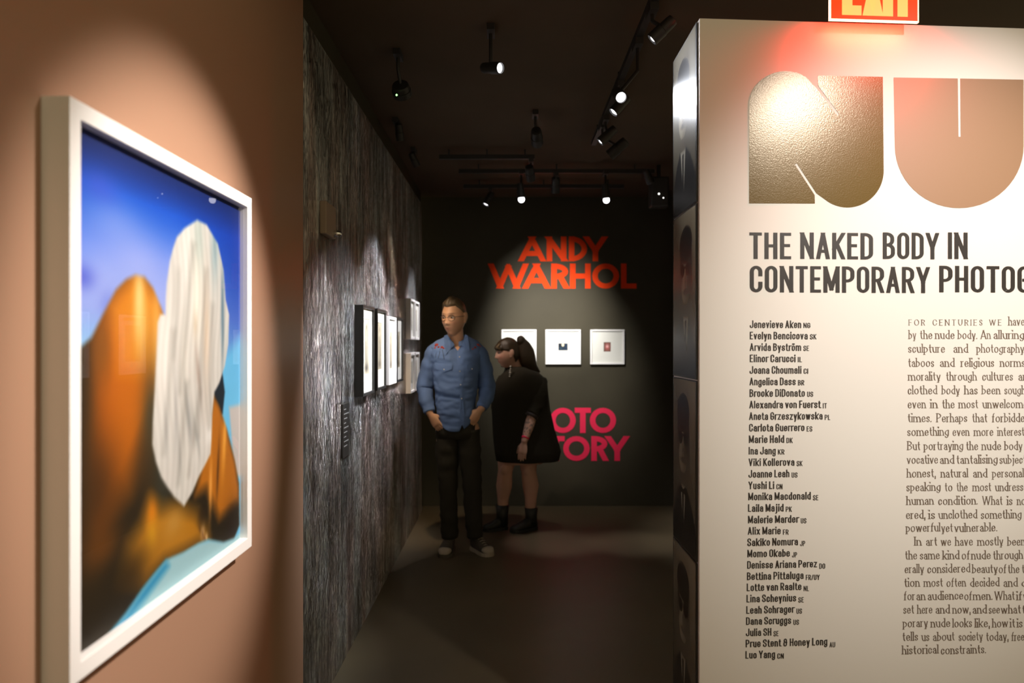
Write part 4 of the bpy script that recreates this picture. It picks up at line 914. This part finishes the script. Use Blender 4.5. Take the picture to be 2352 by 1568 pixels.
M_shoe = material('dark_canvas', (.045, .034, .022), .8); M_rub = material('pale_rubber', (.34, .28, .20), .6)
shoe(man, (-.066, .085), (-.104, -.150), .050, .125, M_shoe, material('dark_sole', (.07, .058, .04), .7), M_rub)
shoe(man, (.095, .080), (.235, -.120), .050, .125, M_shoe, M_rub, M_rub)
# spectacles
gl = MB()
def gp(x, y, z): return MH @ (Vector((x, y, z))*HS)
for s in (-1, 1):
    pts = [gp(s*.030+.0205*math.cos(2*PI*j/24), -.0975+.018*(abs(s*.030+.0205*math.cos(2*PI*j/24))/.05)**2, .006+.0185*math.sin(2*PI*j/24)) for j in range(25)]; gl.tube(pts, .0019, 8, cap=False)
    gl.tube([gp(s*.050, -.080, .012), gp(s*.070, -.05, .012), gp(s*.080, .015, .010)], .0017, 8)
gl.tube([gp(-.010, -.100, .010), gp(0, -.105, .012), gp(.010, -.100, .010)], .0016, 8)
spec = gl.build('spectacles', material('tortoise_frame', (.03, .018, .01), .3), man, True)
ln = MB()
for s in (-1, 1):
    q = [gp(s*.030+.0198*math.cos(2*PI*j/24), -.0972+.018*(abs(s*.030+.0198*math.cos(2*PI*j/24))/.05)**2, .006+.0178*math.sin(2*PI*j/24)) for j in range(24)]; ln.add(q, [tuple(range(24))])
ln.build('lens', M_glass, spec)

# ---- the woman -------------------------------------------------------------------
WO = Vector((.072, 5.90, 0)); KW = .0036
def wp_(px, py): return ((px-1190)*KW, CAMZ-(py-VY)*KW)
FC = Vector((-.082, -.06, 1.452)); FS = .965
MF = Matrix.Translation(FC) @ Matrix.Rotation(math.radians(-80), 4, 'Z') @ Matrix.Rotation(math.radians(4), 4, 'X')
b = MB(); add_head(b, MF, FS, 1.02, True)
b.tube([(.0, .0, 1.26), (-.02, -.02, 1.33), (-.045, -.045, 1.40), (-.06, -.05, 1.44)], [.075, .056, .052, .06], 20)
b.stack([(.02, .0, .55, .19, .13), (.02, .0, .8, .20, .14), (.01, .0, 1.0, .18, .135), (.01, .0, 1.15, .17, .125), (.02, .01, 1.24, .15, .10), (.01, .0, 1.30, .08, .07)], 28)
b.tube([(.150, -.02, 1.235), (.150, -.08, 1.10), (.112, -.135, .975), (.085, -.185, .87), (.048, -.222, .762)], [.058, .052, .046, .040, .026], 18)
b.tube([(-.10, .09, 1.235), (-.15, .12, 1.10), (-.16, .08, .97), (-.12, .02, .86), (-.10, .0, .76)], [.055, .050, .044, .036, .026], 14)
hand(b, (.046, -.224, .752), (-.16, -.05, -.98), (.35, .94, .0), (-.92, -.36, -.1), .172, .22)
hand(b, (-.10, .0, .752), (-.0, -.05, -.98), (.9, -.3, .0), (-.3, -.9, -.1), .172, .25)
b.tube([(-.085, .0, .66), (-.098, -.02, .545), (-.106, -.035, .49), (-.116, -.012, .36), (-.124, .0, .26), (-.128, .0, .12)], [.092, .072, .060, .066, .048, .038], 20)
b.tube([(.085, .0, .66), (.083, -.02, .545), (.088, -.03, .48), (.104, .0, .36), (.104, .0, .26), (.100, .0, .12)], [.092, .074, .062, .068, .050, .039], 20)
b.ball((-.112, -.088, .508), (.034, .02, .04)); b.ball((.078, -.084, .50), (.034, .02, .04))
b.tube([(-.128, .0, .08), (-.20, -.02, .04)], [.03, .022], 12); b.tube([(.10, .0, .08), (.02, -.04, .04)], [.03, .022], 12)
MFI = MF.inverted(); FA, FB = Vector((.112, -.135, .975)), Vector((.048, -.222, .762))
def woman_skin(co):
    l = MFI @ co; c = (.62, .36, .26)
    if (co-FC).length < .2 and l.y < 0:
        x, z = l.x/FS, l.z/FS
        c = mixc(c, (.50, .12, .12), .85*gz(x, .022)*gz(z+.0625, .011)); c = mixc(c, (.08, .05, .03), .9*gz(abs(x)-.033, .018)*gz(z-.036, .004)); c = mixc(c, (.05, .03, .03), .85*gz(abs(x)-.034, .013)*gz(z-.014, .0035)); c = mixc(c, (.66, .27, .20), .5*gz(abs(x)-.045, .022)*gz(z+.022, .02))
    t = (co-FA).dot(FB-FA)/(FB-FA).length_squared                                  # faded tattoo on the forearm
    if .12 < t < .88 and (co-FA.lerp(FB, t)).length < .07:
        n = noise.noise(Vector((co.x*70, co.y*70, co.z*48))); c = mixc(c, (.16, .13, .12), .75*sst(.08, .25, n))
    return c
woman = fuse(b, 'person', M_skin, .0042, woman_skin); woman.location = WO
tag(woman, 'person with a dark ponytail in a black dress, seen in profile beside the man', 'person')
eyes(woman, MF, FS)
M_dhair = material('dark_brown_hair', (.045, .028, .013), .4, bump=(180, .5, .004), var=(70, .5))
def woman_hair(x, y, z):
    line = .030 + .05*max(0, .03-abs(x))/.03*.2 if y < -.05 else (.030 - (y+.05)*.18 if y < .0 else .045)
    if y >= .0: line = .042 - (y)*2.2
    if y >= .045: line = -.075
    return sst(line-.004, line+.007, z)
hr = hair_cap('hair', M_dhair, woman, MF, FS, woman_hair, lambda x, y, z: .010 + .006*sst(.04, .1, z) + .012*gz(z-.05, .03)*(y < -.05), 8.0, 1.02, .005, 24)
def wpt(px, py, y): x, z = wp_(px, py); return Vector((x, y, z))
pt = MB(); base = [wpt(1196, 781, -.05), wpt(1201, 792, -.045), wpt(1205, 808, -.04), wpt(1211, 826, -.03), wpt(1222, 842, -.02), wpt(1237, 853, .0)]
pt.tube(base, [.036, .058, .078, .076, .052, .012], 26, flat=(0, 1, 0, .7))
pt.ball(wpt(1196, 783, -.05), (.034, .04, .046), 18, 12); pt.v = [tuple(Vector(v) + Vector((1, .6, 0))*.007*noise.noise(Vector((v[0]*120, v[1]*60, v[2]*14)))) for v in pt.v]
pt.build('ponytail', M_dhair, woman, True)
bg_ = MB()
for k_ in range(7):
    x0 = (k_-3)*.017; f = lambda x, y, z: MF @ (Vector((x, y, z))*FS)
    bg_.tube([f(x0, -.076, .082), f(x0*1.1, -.098, .060), f(x0*1.15, -.102+.03*abs(k_-3)/3, .040), f(x0*1.2, -.097+.035*abs(k_-3)/3, .026)], [.011, .011, .008, .003], 10)
bg_.build('fringe', material('light_brown_hair', (.13, .085, .035), .45, bump=(180, .5, .004)), woman, True)
M_dress = material('black_dress', (.034, .029, .020), .9, spec=.1)
rows = [(1283, 1140, 1056), (1288, 1137, 1036), (1281, 1134, 1012), (1273, 1132, 985), (1263, 1130, 940), (1258, 1132, 900), (1254, 1137, 880), (1246, 1148, 864), (1236, 1157, 855), (1218, 1160, 848), (1206, 1160, 842)]
R = []; NN = 60
for xr, xl, py in rows:
    x1, z = wp_(xr, py); x0, _ = wp_(xl, py); cx, rx = (x0+x1)/2, (x1-x0)/2; ry = min(.175, rx*.8) if py > 850 else min(.13, rx*.85)
    R.append([(cx+rx*math.cos(2*PI*j/NN), ry*math.sin(2*PI*j/NN)*(1+.06*math.sin(7*2*PI*j/NN)*(py > 1000)) - (.02 if py < 866 else 0), z) for j in range(NN)])
dm = MB().rings(R, False, False)
sleeve(dm, [(.170, -.01, 1.235), (.165, -.06, 1.13), (.138, -.115, 1.03), (.108, -.145, .962)], [.068, .074, .068, .056], 3.0)
sleeve(dm, [(-.10, .09, 1.235), (-.15, .11, 1.12), (-.16, .08, .98)], [.066, .066, .058], 7.0)
dress = dm.build('dress', M_dress, woman, True); so = dress.modifiers.new('thickness', 'SOLIDIFY'); so.thickness = .003; so.offset = 1
cf = MB(); d_ = Vector((-.42, -.42, -.8)).normalized(); a_ = Vector((.108, -.146, .962)); cf.tube([a_, a_+d_*.03], [.058, .057], 26, cap=False); cf.build('cuff', material('black_lace', (.04, .026, .022), .6), dress, True)
m = MB(); c1 = FA.lerp(FB, .86); c2 = FA.lerp(FB, .93); m.tube([c1, c2], [.0315, .0300], 24, cap=False); wb = m.build('wristband', material('pink_band', lin((240, 30, 80)), .5), woman, True)
er = MB(); M_pearl = material('pearl', (.75, .72, .66), .25)
for px, py, r in ((1172.5, 840, .0075), (1172.5, 845, .005), (1171.5, 849, .006), (1171.5, 853.5, .0085), (1171, 858, .005), (1170.5, 862, .006)): er.ball(wpt(px, py, -.150), r, 12, 8)
er.build('earring', M_pearl, woman, True)
M_boot = material('black_leather', (.016, .016, .012), .5)
shoe(woman, (-.092, .014), (-.288, -.066), .052, .11, M_boot, M_boot, None, .205, True)
shoe(woman, (.150, .015), (-.060, -.110), .052, .11, M_boot, M_boot, None, .182, True)
